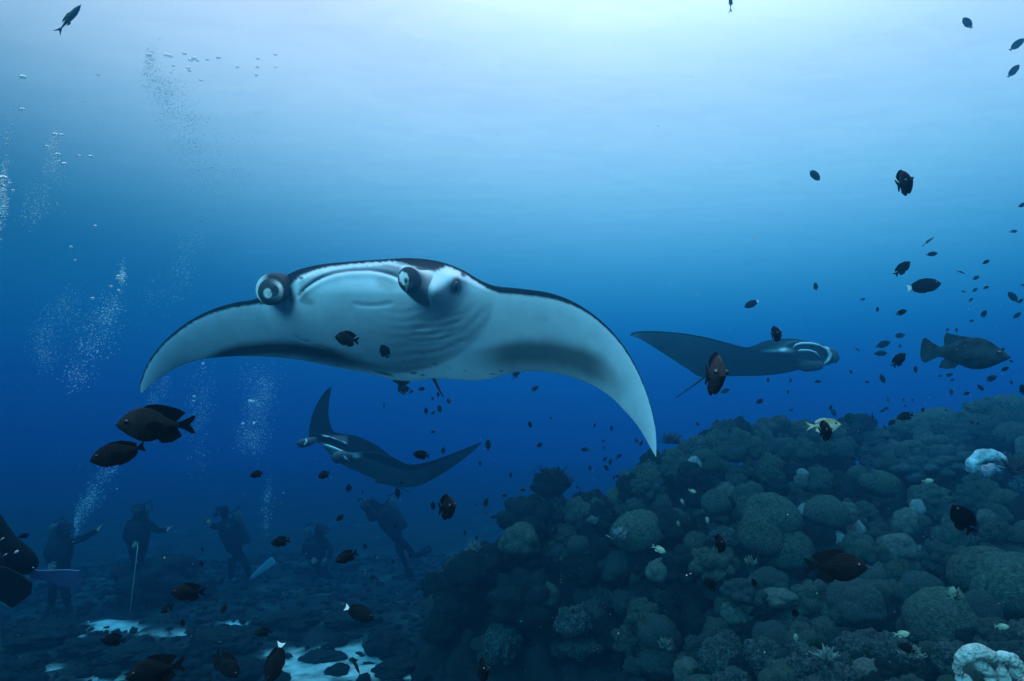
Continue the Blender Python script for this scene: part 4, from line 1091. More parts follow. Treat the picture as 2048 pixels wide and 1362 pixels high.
fish(1855, 962, 22, 8, 'chromis', 'pale', 5.2, 10, 'pale fish on the shelf of the upper right coral', name='pale_reef_fish')
fish(2003, 1253, 26, 5, 'chromis', 'pale', 4.0, 10, 'pale fish low at the right edge under the massive dome', name='pale_reef_fish')

# small ones, in loose schools
SCH = {
 'A': ('tiny dark fish of the school in open water around the grouper and grey manta', 'small fish school right of the grey manta', [
  (1864,508,18,0),(1972,524,13,25),(1921,544,16,-30),(1952,556,12,25),(1631,573,15,95),(1725,599,10,20),(1755,619,10,80),(1972,575,10,15),(1950,580,10,40),(1928,583,8,160),(1941,600,10,40),
  (2041,602,11,40),(1943,642,8,10),(1895,659,7,60),(1913,661,9,80),(2045,570,9,-30),(1800,671,16,180),(1714,698,13,-45),(1800,693,9,95),(1831,739,13,92),(1702,744,8,-60),(1765,757,18,-72),(1636,763,12,180),
  (1734,764,8,-10),(1536,760,9,100),(1581,761,9,75),(1576,784,7,-70),(1519,803,14,28),(1899,750,12,20),(1983,757,18,25),(1961,775,14,-55),(2010,738,14,30),(2022,722,8,-30),(1903,785,14,92),(1933,787,11,20),
  (2026,463,13,0),(1450,782,17,20),(2005,700,10,50),(1905,760,8,30),(1880,752,7,10),(2023,765,9,100)]),
 'B': ('tiny dark fish of the school hovering just over the reef crest', 'small fish school over the reef crest', [
  (1776,800,13,92),(1764,822,10,20),(1772,817,10,10),(1807,800,6,90),(1825,800,6,100),(1846,820,10,70),(1745,835,19,88),(1485,838,13,-72),(1770,855,9,-50),(1695,836,15,72),(1667,825,16,110),(1582,820,8,10),
  (1395,848,9,-50),(1421,860,8,20),(1700,845,10,40),(1936,818,14,130),(1943,844,10,-40),(1955,848,9,60),(1892,820,6,0),(1810,812,6,60),(1661,815,10,60),(1720,862,10,80)]),
 'C': ('tiny dark fish in the open water between the manta wing tip and the reef', 'small fish between the large manta and the reef', [
  (1031,749,22,58),(1070,777,15,38),(1060,849,13,-72),(1171,899,16,178),(1079,890,12,20),(976,890,20,92),(1189,851,9,60),(1223,857,11,92),(1273,881,11,-65),(1282,887,11,60),(1237,913,14,42),(1210,918,10,50),
  (1221,924,12,80),(1213,936,13,120),(1180,936,11,95),(1021,950,10,92),(1237,953,12,160),(1117,937,9,92),(972,1005,18,74),(1010,991,11,180),(1046,980,10,180),(987,1034,12,10),(972,1026,9,-30),(1228,955,8,60),(1206,882,8,20),
  (1156,975,9,160),(1145,960,9,130),(1160,985,8,60),(930,1066,9,80),(953,1075,9,60),(1102,836,6,80),(1208,897,7,90)]),
 'D': ('tiny dark fish beneath the belly and tail of the large manta', 'small fish under the large manta', [
  (768,812,13,94),(852,822,13,94),(866,826,9,40),(879,818,15,102),(876,790,11,92),(865,797,8,-70),(897,802,11,-70),(843,778,13,10),(886,901,12,92),(960,928,11,92),(866,1012,16,96),(795,986,21,98),(697,976,15,94),
  (803,966,8,120),(810,778,20,182),(822,784,10,40),(730,1094,13,94),(786,1123,9,92),(820,1112,9,110),(745,1155,12,15),(866,864,8,10),(953,1010,6,40),(725,985,6,90)]),
 'E': ('tiny dark fish in the murky water among the divers at lower left', 'small fish among the divers', [
  (403,1127,13,120),(405,1100,10,92),(20,1133,10,120),(403,1178,14,60),(790,1052,8,90),(640,1172,8,20)]),
}
fr = random.Random(21)
for key, (lab, grp, L_) in SCH.items():
    for (x, y, l, a) in L_:
        D = fr.uniform(3.6, 6.5) if l > 9 else fr.uniform(5, 8)
        if key == 'D': D = fr.uniform(3.3, 4.0) if y < 800 else fr.uniform(4, 6)
        if key == 'B': D = fr.uniform(5, 7.5)
        k = 'slender' if l > 12 and fr.random() < .18 else fr.choice(['damsel', 'surgeon', 'surgeon', 'chromis'])
        fish(x, y, l * 1.12, a, k, 'small', D, fr.uniform(-25, 40), lab, grp, name='small_reef_fish')
# ------------------------------------------------------------------ divers
M_suit = mat('black_wetsuit', (.002, .005, .008), rough=.8, spec=.04)
M_tank = mat('steel_tank', (.03, .04, .045), rough=.5)
M_gear = mat('dark_dive_gear', (.005, .010, .014), spec=.08, rough=.6)
M_skin = mat('hand_skin', (.20, .15, .12), rough=.6)
M_mask = mat('mask_glass', (.06, .08, .09), rough=.1, spec=.8)
M_finblue = mat('blue_fin_rubber', (.03, .09, .22), rough=.5)
M_finpale = mat('pale_fin_rubber', (.30, .34, .36), rough=.5)
M_findk = mat('black_fin_rubber', (.002, .004, .006), rough=.7, spec=.05)
M_silver = mat('reflective_patch', (.7, .7, .72), rough=.4)

def skinned(name, joints, edges, m, parent, root_i=0, sub=2):
    """joints: (Vector world, radius)"""
    me = bpy.data.meshes.new(name)
    me.from_pydata([tuple(j[0] - parent.location) for j in joints], edges, [])
    o = link(name, me, parent)
    sk = o.modifiers.new('skin', 'SKIN')
    lay = me.skin_vertices[0] if me.skin_vertices else None
    if lay is None:
        bpy.context.view_layer.update(); lay = me.skin_vertices[0]
    for i, j in enumerate(joints):
        lay.data[i].radius = (j[1], j[1]); lay.data[i].use_root = (i == root_i)
    ss = o.modifiers.new('sub', 'SUBSURF'); ss.levels = sub; ss.render_levels = sub
    sk.use_smooth_shade = True
    bpy.context.view_layer.update()
    dg = bpy.context.evaluated_depsgraph_get()
    me2 = bpy.data.meshes.new_from_object(o.evaluated_get(dg))
    o.modifiers.clear(); o.data = me2
    me2.materials.clear(); me2.materials.append(m)
    me2.polygons.foreach_set('use_smooth', [True] * len(me2.polygons))
    return o

def diver(J, D, label, facing=1, fins=True, extra=None, tank_vis=True, fin_mat=None, holds=None):
    """J: joint dict in picture coordinates (px, py, depth offset)"""
    q = lambda k: P(J[k][0], J[k][1], D + (J[k][2] if len(J[k]) > 2 else 0))
    rt = root('person', q('hip'), label, 'person', 'scuba divers on the seabed')
    js = [(q('hip'), .155), (q('chest'), .175), (q('neck'), .075), (q('head'), .105)]
    top = q('head') + (q('head') - q('neck')).normalized() * .09
    js.append((top, .085))
    ed = [(0, 1), (1, 2), (2, 3), (3, 4)]
    for s in ('l', 'r'):
        b = len(js)
        js += [(q(s + 'sh'), .075), (q(s + 'el'), .052), (q(s + 'ha'), .036)]
        ed += [(1, b), (b, b + 1), (b + 1, b + 2)]
    for s in ('l', 'r'):
        b = len(js)
        h = q('hip').lerp(q(s + 'kn'), .25)
        js += [(h, .10), (q(s + 'kn'), .07), (q(s + 'an'), .05)]
        ed += [(0, b), (b, b + 1), (b + 1, b + 2)]
    skinned('body', js, ed, M_suit, rt)
    # hands with fingers
    for s in ('l', 'r'):
        a = q(s + 'el'); b = q(s + 'ha'); w = (b - a).normalized(); e1 = w.orthogonal().normalized(); e2 = w.cross(e1)
        hj = [(b, .035), (b + w * .06, .042)]; he = [(0, 1)]
        for f_ in range(4):
            off = e1 * (.028 * (f_ - 1.5)); i = len(hj)
            ln = (.06, .075, .07, .055)[f_]
            hj += [(b + w * .09 + off, .011), (b + w * (.09 + ln * .5) + off * 1.1 + e2 * .008, .010), (b + w * (.09 + ln) + off * 1.15 + e2 * .025, .008)]
            he += [(1, i), (i, i + 1), (i + 1, i + 2)]
        i = len(hj)
        hj += [(b + w * .03 + e1 * .05, .012), (b + w * .07 + e1 * .075 + e2 * .01, .010)]
        he += [(0, i), (i, i + 1)]
        skinned('hand', hj, he, M_skin, rt, sub=1)
    # face mask, regulator and hose, tank and vest
    hd = q('head'); toward = (-FWD if facing > 0 else FWD); 
    fd = (toward * .6 + RGT * J.get('look', .5)).normalized()
    bm = bmesh.new(); bmesh.ops.create_cube(bm, size=1)
    bmesh.ops.bevel(bm, geom=bm.edges[:] , offset=.12, segments=2, affect='EDGES')
    me = bpy.data.meshes.new('mask'); bm.to_mesh(me); bm.free(); me.materials.append(M_gear)
    o = link('mask', me, rt); o.location = hd + fd * .10 + Vector((0, 0, .03)) - rt.location; o.scale = (.10, .17, .095)
    o.rotation_euler = fd.to_track_quat('X', 'Z').to_euler()
    g = link('lens', me.copy(), o); g.data.materials.clear(); g.data.materials.append(M_mask); g.location = (.45, 0, 0); g.scale = (.2, .86, .7)
    reg = hd + fd * .13 - Vector((0, 0, .06))
    tube('regulator', [(reg - fd * .03, .035), (reg + fd * .02, .045), (reg + fd * .05, .03)], M_gear, rt, 12)
    back = -fd
    up = (q('chest') - q('hip')).normalized()
    ch = q('chest') + back * .22
    tube('tank', [(ch - up * .34, .06), (ch - up * .32, .088), (ch + up * .22, .088), (ch + up * .28, .06), (ch + up * .31, .025)], M_tank, rt, 16)
    tube('hose', [(ch + up * .33, .012), (ch + up * .40 + RGT * .12, .012), (hd - up * .02 + RGT * .20 + back * .03, .012), (reg + RGT * .08, .012), (reg, .012)], M_gear, rt, 8)
    vest = [(q('hip').lerp(q('chest'), .25), .15), (q('hip').lerp(q('chest'), .7), .185), (q('chest') + up * .05, .18), (q('chest') + up * .12, .12)]
    tube('vest', vest, M_gear, rt, 20)
    if fins:
        for s in ('l', 'r'):
            a = q(s + 'an'); key = s + 'fi'
            if key not in J: continue
            b = q(key); fin_blade(a, b, rt, fin_mat or M_gear)
    return rt

def fin_blade(a, b, rt, m, w0=.05, w1=.11):
    w = (b - a); L = w.length; w.normalize()
    e = w.cross(Vector((0, 1, 0)));
    if e.length < .1: e = w.cross(Vector((1, 0, 0)))
    e.normalize(); n = w.cross(e).normalized()
    prof = [(0, w0, .045), (.15, w0 * 1.1, .04), (.3, w0 * 1.15, .02), (.6, w1 * .62, .010), (.92, w1 * .72, .006), (1.0, w1 * .6, .004)]
    V = []; Fc = []
    for t, hw, th in prof:
        c = a + w * (L * t)
        for k in range(12):
            an = 2 * pi * k / 12
            V.append(c + e * hw * cos(an) + n * th * sin(an))
    for i in range(len(prof) - 1):
        for k in range(12):
            p = i * 12 + k; q_ = i * 12 + (k + 1) % 12; Fc.append((p, q_, q_ + 12, p + 12))
    Fc.append(tuple(range(12))[::-1]); Fc.append(tuple(range((len(prof) - 1) * 12, len(prof) * 12)))
    return wobj('fin', V, Fc, m, rt)

DD = 11.2
diver(dict(head=(127, 1056), neck=(124, 1072), chest=(120, 1092), hip=(118, 1140), lsh=(104, 1086), lel=(92, 1108, -.1), lha=(100, 1126, -.2), rsh=(138, 1084), rel=(168, 1076, -.2), rha=(193, 1062, -.3),
    lkn=(106, 1180, -.2), lan=(102, 1212), rkn=(130, 1180, -.2), ran=(136, 1212), lfi=(96, 1220, -.5), rfi=(146, 1220, -.5), look=.9), DD - .8, 'diver in the haze at left pointing with an outstretched arm towards the right')
diver(dict(head=(279, 1018), neck=(278, 1034), chest=(277, 1056), hip=(276, 1108), lsh=(258, 1050), lel=(250, 1076, -.1), lha=(266, 1088, -.3), rsh=(297, 1048), rel=(316, 1062, -.2), rha=(334, 1060, -.4),
    lkn=(268, 1158, -.1), lan=(266, 1200), rkn=(286, 1158, -.1), ran=(290, 1200), lfi=(258, 1210, -.5), rfi=(300, 1210, -.5), look=.1), DD, 'diver standing upright in the haze holding the end of a thin rope')
diver(dict(head=(448, 1020), neck=(452, 1036), chest=(456, 1056), hip=(470, 1096), lsh=(440, 1050), lel=(428, 1056, -.2), lha=(415, 1044, -.35), rsh=(470, 1046), rel=(452, 1064, -.4), rha=(424, 1048, -.5),
    lkn=(464, 1128, -.1), lan=(462, 1160), rkn=(492, 1128, -.1), ran=(502, 1158), lfi=(470, 1176, -.2), rfi=(548, 1120, -.5), look=-.9), DD + 1.3, 'diver in the haze facing left with raised hands and a pale fin trailing behind', fin_mat=M_finpale)
diver(dict(head=(640, 1056), neck=(636, 1072), chest=(630, 1090), hip=(640, 1132), lsh=(614, 1084), lel=(606, 1106, -.2), lha=(622, 1118, -.3), rsh=(650, 1084), rel=(664, 1102, -.2), rha=(654, 1118, -.3),
    lkn=(646, 1162, -.4), lan=(664, 1176, .2), rkn=(660, 1158, -.4), ran=(676, 1162, .2), lfi=(690, 1176, .3), rfi=(700, 1150, .4), look=.5), DD + 2.2, 'faint diver kneeling low in the haze between two black fish')
diver(dict(head=(744, 1006), neck=(756, 1014), chest=(770, 1028), hip=(792, 1072), lsh=(758, 1032), lel=(742, 1040, -.2), lha=(732, 1018, -.35), rsh=(778, 1022), rel=(752, 1036, -.4), rha=(734, 1014, -.5),
    lkn=(800, 1104, 0), lan=(814, 1134, .1), rkn=(814, 1094, 0), ran=(830, 1112, .1), lfi=(822, 1156, .2), rfi=(862, 1096, .3), look=-.9), DD + 1.4, 'diver leaning forward to the left in the haze under the low dark manta')
# camera rig held by the leaning diver
cr_ = root('underwater_camera', P(726, 1012, DD + .9), 'underwater camera held out by the leaning diver', 'camera')
tube('housing', [(P(722, 1012, DD + .9), .05), (P(730, 1012, DD + .9), .09), (P(736, 1012, DD + .9), .09)], M_gear, cr_, 12)
tube('strobe_arm', [(P(728, 1008, DD + .9), .012), (P(724, 996, DD + .8), .012), (P(716, 1000, DD + .8), .03)], M_gear, cr_, 8)

# rope
g_ = P(258, 1243, DD - .6)
rp = tube('rope', [(P(276, 1090, DD - .42), .0055), (P(271, 1130, DD - .5), .0055), (P(264, 1190, DD - .56), .0055), (g_, .0055)], mat('pale_rope', (.45, .5, .42)), None, 8)
tag(rp, 'thin pale rope running from the upright diver down to the sand', 'rope')

# the near diver, mostly outside the frame on the left
def near_diver():
    D = 3.4
    rt = root('person', P(-120, 1000, D), 'diver cut off by the left edge with only dark legs and fins showing', 'person')
    q = lambda x, y, o=0: P(x, y, D + o)
    js = [(q(-130, 985), .15), (q(-200, 930), .17), (q(-250, 890), .08), (q(-285, 865), .10), (q(-300, 850), .085),
          (q(-190, 960, -.2), .07), (q(-150, 1000, -.35), .05), (q(-110, 1010, -.45), .035),
          (q(-230, 950, .2), .07), (q(-200, 1010, .3), .05), (q(-160, 1030, .35), .035),
          (q(-60, 1030), .105), (q(10, 1100), .075), (q(42, 1120), .07), (q(72, 1142), .045),
          (q(-90, 1060, -.15), .105), (q(-30, 1130, -.2), .08), (q(0, 1150, -.2), .055)]
    ed = [(0, 1), (1, 2), (2, 3), (3, 4), (1, 5), (5, 6), (6, 7), (1, 8), (8, 9), (9, 10), (0, 11), (11, 12), (12, 13), (13, 14), (0, 15), (15, 16), (16, 17)]
    skinned('body', js, ed, M_suit, rt)
    def blade(pts, m, d0, d1, th=.012):
        V = [P(a, b, lerp(d0, d1, i / (len(pts) - 1))) for i, (a, b) in enumerate(pts)]
        V = [P(a, b, d0 + (d1 - d0) * (a - pts[0][0]) / 120) for a, b in pts]
        V += [v + FWD * th for v in V]
        n = len(pts)
        return wobj('fin', V, [tuple(range(n)), tuple(range(n, 2 * n))[::-1]] + [(i, i + n, (i + 1) % n + n, (i + 1) % n) for i in range(n)], m, rt, smooth=False)
    blade([(58, 1136), (76, 1142), (100, 1141), (130, 1140), (158, 1142), (157, 1152), (161, 1177), (145, 1176), (120, 1172), (98, 1164), (78, 1158), (60, 1156)], M_finblue, D - .02, D + .1)
    blade([(-20, 1130), (12, 1136), (40, 1150), (62, 1168), (58, 1190), (40, 1205), (24, 1216), (8, 1206), (-20, 1190)], M_findk, D - .3, D - .3)
    for (x, y, r, l) in ((33, 1104, .012, .03), (4, 1078, .006, .02), (10, 1110, .006, .02)):
        tube('reflective_tab', [(P(x - 4, y + 3, D - .085), r * .3), (P(x, y, D - .09), r * .6), (P(x + 4, y - 3, D - .085), r * .3)], M_silver, rt, 8)
near_diver()
# ------------------------------------------------------------------ feather stars
M_feather = mat('dark_feather_star', (.018, .022, .024), rough=.8)
def feather_star(px, py, D, rpx, label, n=34, up=Vector((0, -.25, 1)), spread=1.25, seed=1):
    r = random.Random(seed); c = P(px, py, D); Rr = rpx * D / F
    rt = root('feather_star', c, label, 'feather star', 'feather stars on the reef')
    for i in range(n):
        th = 2 * pi * i / n + r.uniform(-.1, .1); ph = r.uniform(.5, 1) * spread
        d = Vector((sin(ph) * cos(th), sin(ph) * sin(th), cos(ph)))
        d = up.normalized().rotation_difference(Vector((0, 0, 1))).inverted() @ d
        s = d.cross(Vector((0, 0, 1))).normalized() if abs(d.z) < .95 else Vector((1, 0, 0))
        V = []; Fc = []
        L = Rr * r.uniform(.75, 1.05); st = 9
        curl = r.uniform(.1, .5)
        pts = [d * (.35 * Rr) * 0 + d * (L * k / st) + Vector((0, 0, 1)) * (curl * L * (k / st) ** 2 * .4) for k in range(st + 1)]
        for k in range(st + 1):
            w = .006 * (1 - .6 * k / st)
            for a in range(4):
                V.append(c + pts[k] + w * (cos(a * pi / 2) * s + sin(a * pi / 2) * d.cross(s)))
        for k in range(st):
            for a in range(4):
                Fc.append((k * 4 + a, k * 4 + (a + 1) % 4, k * 4 + (a + 1) % 4 + 4, k * 4 + a + 4))
        for k in range(2, st + 1):          # side barbs
            for sg in (-1, 1):
                for h in (0, .5):
                    b = len(V); o_ = pts[k].lerp(pts[k - 1], h)
                    bl = .05 * Rr / .2 * (1 - .5 * k / st)
                    t = s * sg * bl + d * bl * .5
                    nn = d * .004
                    V += [c + o_ - nn, c + o_ + nn, c + o_ + t]
                    Fc.append((b, b + 1, b + 2))
        wobj('arm', V, Fc, M_feather, rt, smooth=False)
feather_star(1105, 968, 8.0, 46, 'large dark feather star fanned around a small coral knob on the left shoulder', 64, Vector((0, .2, 1)), 1.75, 3)
feather_star(1342, 886, 8.5, 26, 'round bushy dark feather star on the crest right of the manta wing tip', 60, Vector((0, -.3, 1)), 1.6, 4)
feather_star(2028, 942, 5.6, 34, 'dark bushy feather star at the right edge beside the ring shaped coral', 60, Vector((-.2, -.6, 1)), 1.5, 5)
feather_star(1003, 1090, 7.7, 18, 'small dark feather star on the left flank of the reef', 26, Vector((-1, -.2, .5)), 1.3, 6)

# ------------------------------------------------------------------ bleached corals
M_white = mat('chalky_white_coral', (.56, .58, .55), rough=.9, spec=.05, noise_scale=14, noise_amt=.3, bump=.03, bump_scale=50)
M_ring = mat('pale_blue_coral', (.42, .50, .54), rough=.8, noise_scale=12, noise_amt=.5, bump=.03, bump_scale=30)
def blob_coral(name, label, chains, m, D, cat='coral'):
    """a coral grown as fused ridges: chains of (px, py, r_px, depth offset)"""
    cx = sum(c[0][0] for c in chains) / len(chains); cy = sum(c[0][1] for c in chains) / len(chains)
    rt = root(name, P(cx, cy, D + .1), label, cat)
    for ch in chains:
        js = [(P(x, y, D + dz), r * D / F) for x, y, r, dz in ch]
        o = skinned('ridge', js, [(i, i + 1) for i in range(len(js) - 1)], m, rt, sub=3)
        for v in o.data.vertices:
            k = v.normal
            p_ = v.co * 9
            v.co += k * (.014 * noise.noise(p_ * 1.3) + .006 * noise.noise(p_ * 4) - .010 * max(0, noise.noise(p_ * 2.6 + Vector((5, 0, 0)))))
    return rt
blob_coral('bleached_coral', 'chalk white bleached coral with winding ridges and holes in the bottom right corner', [
    [(1912, 1350, 11, .0), (1916, 1328, 13, 0), (1932, 1308, 15, -.02), (1955, 1300, 16, -.03), (1975, 1306, 14, -.02), (1990, 1318, 12, 0)],
    [(1955, 1302, 14, 0), (1950, 1322, 12, .02), (1966, 1336, 11, 0), (1985, 1350, 12, 0), (1978, 1372, 12, 0)],
    [(1916, 1345, 12, .0), (1928, 1362, 14, 0), (1950, 1378, 14, 0)],
    [(1990, 1318, 11, 0), (2006, 1312, 13, -.02), (2024, 1318, 14, -.02), (2034, 1334, 12, 0), (2030, 1356, 13, 0)],
    [(2000, 1328, 10, .0), (2006, 1348, 12, 0), (2012, 1372, 13, 0)],
    [(2040, 1352, 10, .03), (2050, 1368, 12, .02)]], M_white, 3.35)
blob_coral('pale_ring_coral', 'pale blue white coral curled into a broken ring at the right', [
    [(1948, 948, 13, 0), (1942, 930, 14, 0), (1955, 914, 15, 0), (1978, 910, 15, -.02), (2000, 916, 15, 0), (2006, 932, 13, 0), (1992, 946, 12, 0)],
    [(1960, 940, 15, .1), (1980, 944, 16, .1), (1990, 930, 12, .12)]], M_ring, 5.9)

# ------------------------------------------------------------------ divers' bubbles
M_bub = bpy.data.materials.new('air_bubble'); M_bub.use_nodes = True
_n = M_bub.node_tree; _n.nodes.clear()
_o = _n.nodes.new('ShaderNodeOutputMaterial'); _m = _n.nodes.new('ShaderNodeMixShader'); _t = _n.nodes.new('ShaderNodeBsdfTransparent')
_g = _n.nodes.new('ShaderNodeBsdfGlossy'); _g.inputs['Roughness'].default_value = .25; _g.inputs['Color'].default_value = (1, 1, 1, 1)
_l = _n.nodes.new('ShaderNodeLayerWeight'); _l.inputs['Blend'].default_value = .45
_r = _n.nodes.new('ShaderNodeMapRange'); _r.inputs['To Min'].default_value = .18; _r.inputs['To Max'].default_value = .95
_n.links.new(_l.outputs['Facing'], _r.inputs['Value']); _n.links.new(_r.outputs[0], _m.inputs[0])
_n.links.new(_t.outputs[0], _m.inputs[1]); _n.links.new(_g.outputs[0], _m.inputs[2]); _n.links.new(_m.outputs[0], _o.inputs['Surface'])
M_bub3 = mat('silvery_air_bubbles', (.60, .90, .97), rough=.28, spec=.5); M_bub3.node_tree.nodes['Principled BSDF'].inputs['Metallic'].default_value = .8
M_bub2 = mat('tiny_air_bubbles', (.97, .98, 1.0), rough=.25, spec=.8)
M_snow = mat('drifting_specks', (.55, .55, .5), rough=.8)

_b = bmesh.new(); bmesh.ops.create_icosphere(_b, subdivisions=1, radius=1)
ICV = [v.co.copy() for v in _b.verts]; ICF = [[v.index for v in f.verts] for f in _b.faces]; _b.free()
def plume(path, n, size, D, label, seed, spread=1.0, m=None, pw=2.2):
    """path: (px, py, half width px)"""
    r = random.Random(seed); V = []; Fc = []
    n = int(n * 5.5); size = size * .60; pw = pw * 2
    for i in range(n):
        t = r.random()
        x, y, w = catmull(path, t)
        x += r.gauss(0, w * .55) * spread; y += r.gauss(0, 14) * spread
        k = N3(x * .02, y * .02, seed)
        if r.random() > .62 + k: continue
        d = D + r.gauss(0, .25)
        s = size * (.45 + r.random() ** pw * 1.6) * d / F
        c = P(x, y, d); b = len(V)
        for v in ICV: V.append((c.x + v.x * s, c.y + v.y * s, c.z + v.z * s * .72))
        Fc += [[b + q for q in f] for f in ICF]
    o = wobj('bubble_plume', V, Fc, m or (M_bub2 if seed in (1, 12, 13, 2, 3) else M_bub3), None)
    tag(o, label, None, None, 'stuff'); return o
plume([(298, 112, 8), (310, 150, 26), (340, 200, 42), (372, 250, 52), (400, 320, 60), (430, 390, 50)], 1500, 1.05, 6.5, 'tall column of fine bubbles rising at the upper left', 1)
plume([(112, 268, 10), (105, 300, 16), (98, 340, 26), (80, 390, 40), (60, 440, 40)], 420, 1.3, 5.0, 'sparse bubbles left of the tall column', 2)
plume([(8, 350, 8), (4, 380, 10), (6, 410, 10), (0, 450, 10), (20, 230, 12)], 240, 1.8, 4.0, 'bright bubbles cut by the left edge', 3)
plume([(246, 548, 6), (240, 558, 8), (228, 585, 16), (215, 630, 30), (190, 680, 42), (165, 730, 36), (150, 775, 28)], 900, 1.15, 6.0, 'bright stream of bubbles left of the large manta', 4)
plume([(140, 600, 20), (118, 640, 34), (96, 680, 26), (90, 720, 16)], 520, .8, 7.0, 'soft patch of fine bubbles at far left', 5, 1.35)
plume([(400, 460, 16), (375, 510, 26), (345, 560, 30), (315, 600, 26)], 500, .8, 7.0, 'faint bubbles above the left wing of the large manta', 6, 1.35)
plume([(410, 735, 16), (400, 800, 20), (395, 860, 20), (385, 920, 22)], 420, .8, 8.0, 'faint bubble column under the left wing of the large manta', 7, 1.35)
plume([(520, 735, 26), (515, 790, 28), (505, 840, 26), (500, 900, 22)], 1100, .8, 8.0, 'broad soft bubble column below the head of the large manta', 8, 1.35)
plume([(335, 755, 14), (318, 790, 14), (300, 808, 8)], 160, .8, 7.5, 'small bubble puff under the left wing tip', 9)
plume([(225, 925, 16), (205, 960, 18), (185, 995, 12), (165, 1025, 8), (150, 1050, 5)], 520, 1.0, 8.6, 'bubbles rising from the pointing diver', 10)
plume([(538, 975, 8), (534, 1010, 10), (532, 1050, 7)], 220, .9, 9.6, 'thin bubble stream between two divers', 11)
plume([(520, 215, 40), (500, 270, 36), (480, 330, 30), (470, 390, 26)], 500, .65, 8.0, 'faint fine bubbles right of the tall column', 12)
plume([(190, 235, 10), (185, 270, 14), (200, 330, 30)], 160, .7, 7.0, 'few faint bubbles between the bubble columns', 13)

_b = bmesh.new(); bmesh.ops.create_uvsphere(_b, u_segments=16, v_segments=10, radius=1)
BUBM = bpy.data.meshes.new('bubble'); _b.to_mesh(BUBM); _b.free(); BUBM.materials.append(M_bub); BUBM.polygons.foreach_set('use_smooth', [True] * len(BUBM.polygons))
LAB = {'t': 'flattened air bubble high under the water surface at the upper left', 'l': 'bright larger air bubble at the left edge of the bubble columns', 'm': 'bright air bubble heading the stream left of the large manta', 'u': 'pale air bubble in the column under the large manta'}
GRP = {'t': 'large bubbles under the surface', 'l': 'larger bubbles at left', 'm': 'bubbles heading the left stream', 'u': 'larger bubbles under the manta'}
for (x, y, r, D, k) in [(45, 154, 7, 5, 't'), (44, 219, 6, 5, 't'), (197, 149, 4, 6, 't'), (332, 110, 5, 6, 't'), (341, 112, 5, 6, 't'), (369, 107, 5, 6, 't'), (381, 120, 5, 6, 't'), (389, 117, 6, 6, 't'), (395, 121, 4, 6, 't'),
      (415, 119, 4, 6, 't'), (437, 115, 5, 6, 't'), (377, 136, 5, 6, 't'), (379, 141, 4, 6, 't'), (347, 131, 4, 6, 't'), (402, 160, 4, 6, 't'), (516, 117, 4, 6, 't'), (515, 134, 4, 6, 't'), (513, 150, 4, 6, 't'), (475, 134, 4, 6, 't'), (551, 109, 4, 6, 't'), (551, 134, 3, 6, 't'), (167, 202, 3, 6, 't'),
      (110, 269, 6, 4.6, 'l'), (123, 270, 5, 4.6, 'l'), (94, 293, 5, 4.6, 'l'), (115, 309, 6, 4.6, 'l'), (128, 328, 6, 4.6, 'l'), (158, 312, 4, 4.6, 'l'), (181, 313, 5, 4.6, 'l'), (117, 323, 4, 4.6, 'l'), (6, 356, 9, 3.8, 'l'), (19, 366, 4, 3.8, 'l'), (3, 372, 7, 3.8, 'l'), (26, 381, 4, 4, 'l'), (298, 110, 6, 6, 't'),
      (236, 553, 5, 5.5, 'm'), (246, 551, 5, 5.5, 'm'), (242, 559, 5, 5.5, 'm'), (233, 557, 3, 5.5, 'm'), (222, 573, 4, 5.5, 'm'), (237, 581, 4, 5.5, 'm'), (185, 597, 5, 5.5, 'm'), (248, 562, 3, 5.5, 'm'),
      (190, 452, 4, 5.5, 'l'), (142, 494, 4, 5.5, 'l'), (150, 520, 3, 5.5, 'l'),
      (500, 802, 5, 7.5, 'u'), (506, 803, 4, 7.5, 'u'), (388, 793, 3.5, 7.5, 'u'), (387, 802, 3, 7.5, 'u'), (486, 847, 4, 7.5, 'u'), (508, 846, 4, 7.5, 'u'), (406, 727, 3.5, 7, 'u')]:
    o = link('air_bubble', BUBM); o.location = P(x, y, D); s = r * .8 * D / F
    o.scale = (s * 1.15, s, s * .72); tag(o, LAB[k], 'bubble', GRP[k])

# ------------------------------------------------------------------ drifting specks
def snow():
    r = random.Random(77); V = []; Fc = []
    for i in range(1500):
        D = r.uniform(1.2, 7) ; x = r.uniform(-40, 2090); y = r.uniform(120, 1400)
        c = P(x, y, D)
        if c.z < .1 or D > depth_at(x, y) - .3 and y > pl(CREST, x): continue
        s = r.uniform(.35, .75) * (1 + 1.1 * (r.random() < .06)) * D / F * (1.5 / (1 + D * .2)); b = len(V)
        for v in ICV: V.append((c.x + v.x * s, c.y + v.y * s, c.z + v.z * s * r.uniform(.7, 1)))
        Fc += [[b + q for q in f] for f in ICF]
    o = wobj('drifting_particles', V, Fc, M_snow, None); tag(o, 'pale plankton specks drifting in the water', None, None, 'stuff')
snow()
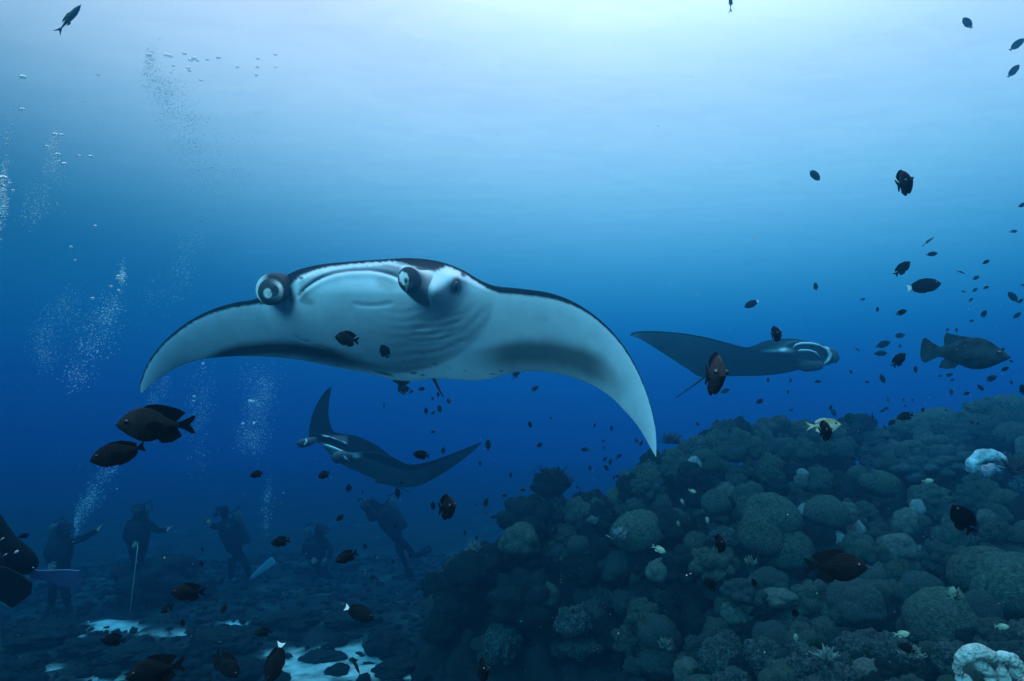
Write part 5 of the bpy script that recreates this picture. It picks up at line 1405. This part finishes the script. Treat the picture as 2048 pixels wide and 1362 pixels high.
# ------------------------------------------------------------------ each small thing gets its own description
LAND = [((760, 560), 'the head of the large manta'), ((1312, 905), 'the right wing tip of the large manta'), ((282, 780), 'the left wing tip of the large manta'), ((800, 765), 'the tail root of the large manta'),
    ((1630, 705), 'the head of the grey manta'), ((1262, 668), 'the wing tip of the grey manta'), ((1352, 795), 'the tail tip of the grey manta'), ((663, 775), 'the raised wing of the dark manta'), ((962, 885), 'the low wing tip of the dark manta'),
    ((1930, 708), 'the brown grouper'), ((1870, 705), 'the tail of the grouper'), ((1848, 572), 'the white tailed surgeonfish'), ((1646, 851), 'the yellow green fish'), ((1428, 751), 'the fish seen head on'), ((1105, 968), 'the large feather star'), ((1342, 886), 'the round feather star'),
    ((1720, 862), 'the dark dome on the skyline'), ((1975, 828), 'the coral tower at top right'), ((1880, 828), 'the wide coral ridge'), ((279, 1018), 'the upright diver'), ((127, 1056), 'the pointing diver'), ((448, 1020), 'the diver with the pale fin'), ((744, 1006), 'the leaning diver'), ((640, 1056), 'the kneeling diver'),
    ((655, 1325), 'the widest sand patch'), ((230, 1253), 'the small far sand patch'), ((345, 1263), 'the long thin sand streak'), ((450, 1330), 'the steeply diving black fish'), ((312, 1345), 'the large fish at the bottom edge'), ((226, 1280), 'the fish before the far sand patch'), ((893, 1016), 'the upright black fish under the dark manta'),
    ((1798, 720), 'the black fish left of the grouper'), ((1805, 537), 'the black fish above the surgeonfish'), ((842, 910), 'the black fish over the low manta wing'), ((1503, 608), 'the oval fish above the grey manta'), ((30, 1345), 'the bottom left corner'), ((340, 120), 'the top of the tall bubble column'), ((45, 185), 'the upper left edge'), ((5, 370), 'the bright bubble clump at the left edge'), ((110, 290), 'the second bubble stream'), ((500, 800), 'the broad bubble column')]
used = set(o.get('label') for o in scene.objects)
SKIP_SELF = 14
for o in list(scene.objects):
    if o.parent or not o.get('group'): continue
    nm = o.name.split('.')[0]
    if nm not in ('small_reef_fish', 'rock', 'air_bubble'): continue
    if nm == 'rock' and o['group'] != 'rubble rocks on the seabed': continue
    px, py, D = proj(o.matrix_world.translation if o.matrix_world.translation.length else o.location)
    if nm == 'small_reef_fish':
        hx = o.matrix_world.to_3x3() @ Vector((1, 0, 0)); sz = hx.length * F / D; hx.normalize()
        a, b = hx.dot(RGT), hx.dot(UPV)
        way = 'nose up' if b > .8 else 'nose down' if b < -.8 else ('facing ' + ('right' if a > 0 else 'left'))
        if .35 < abs(b) <= .8: way += ' and ' + ('up' if b > 0 else 'down')
        desc = [('speck sized' if sz < 10 else 'tiny' if sz < 14 else 'small') + ' dark fish ' + way]
    elif nm == 'rock':
        s_ = o.scale.x * 2 * F / D
        desc = [('small' if s_ < 22 else 'medium' if s_ < 34 else 'larger') + ' dark rubble rock']
    else:
        desc = ['flat grey air bubble' if 'flattened' in o['label'] else 'bright air bubble']
    c = []
    for (lx, ly), ln in LAND:
        dx, dy = px - lx, py - ly; d = math.hypot(dx, dy)
        if d < SKIP_SELF: continue
        an = math.degrees(math.atan2(-dy, dx))
        wd = ['right of', 'up and right of', 'above', 'up and left of', 'left of', 'down and left of', 'below', 'down and right of'][int(((an + 22.5) % 360) // 45)]
        di = 'just ' if d < 40 else 'a little way ' if d < 90 else 'some way ' if d < 170 else 'far '
        c.append((d, f"{di}{wd} {ln}"))
    c.sort()
    for d, t in c[:12]:
        lab = f"{desc[0]} {t}"
        if lab not in used and len(lab.split()) <= 16: break
    else: continue
    used.add(lab); o['label'] = lab
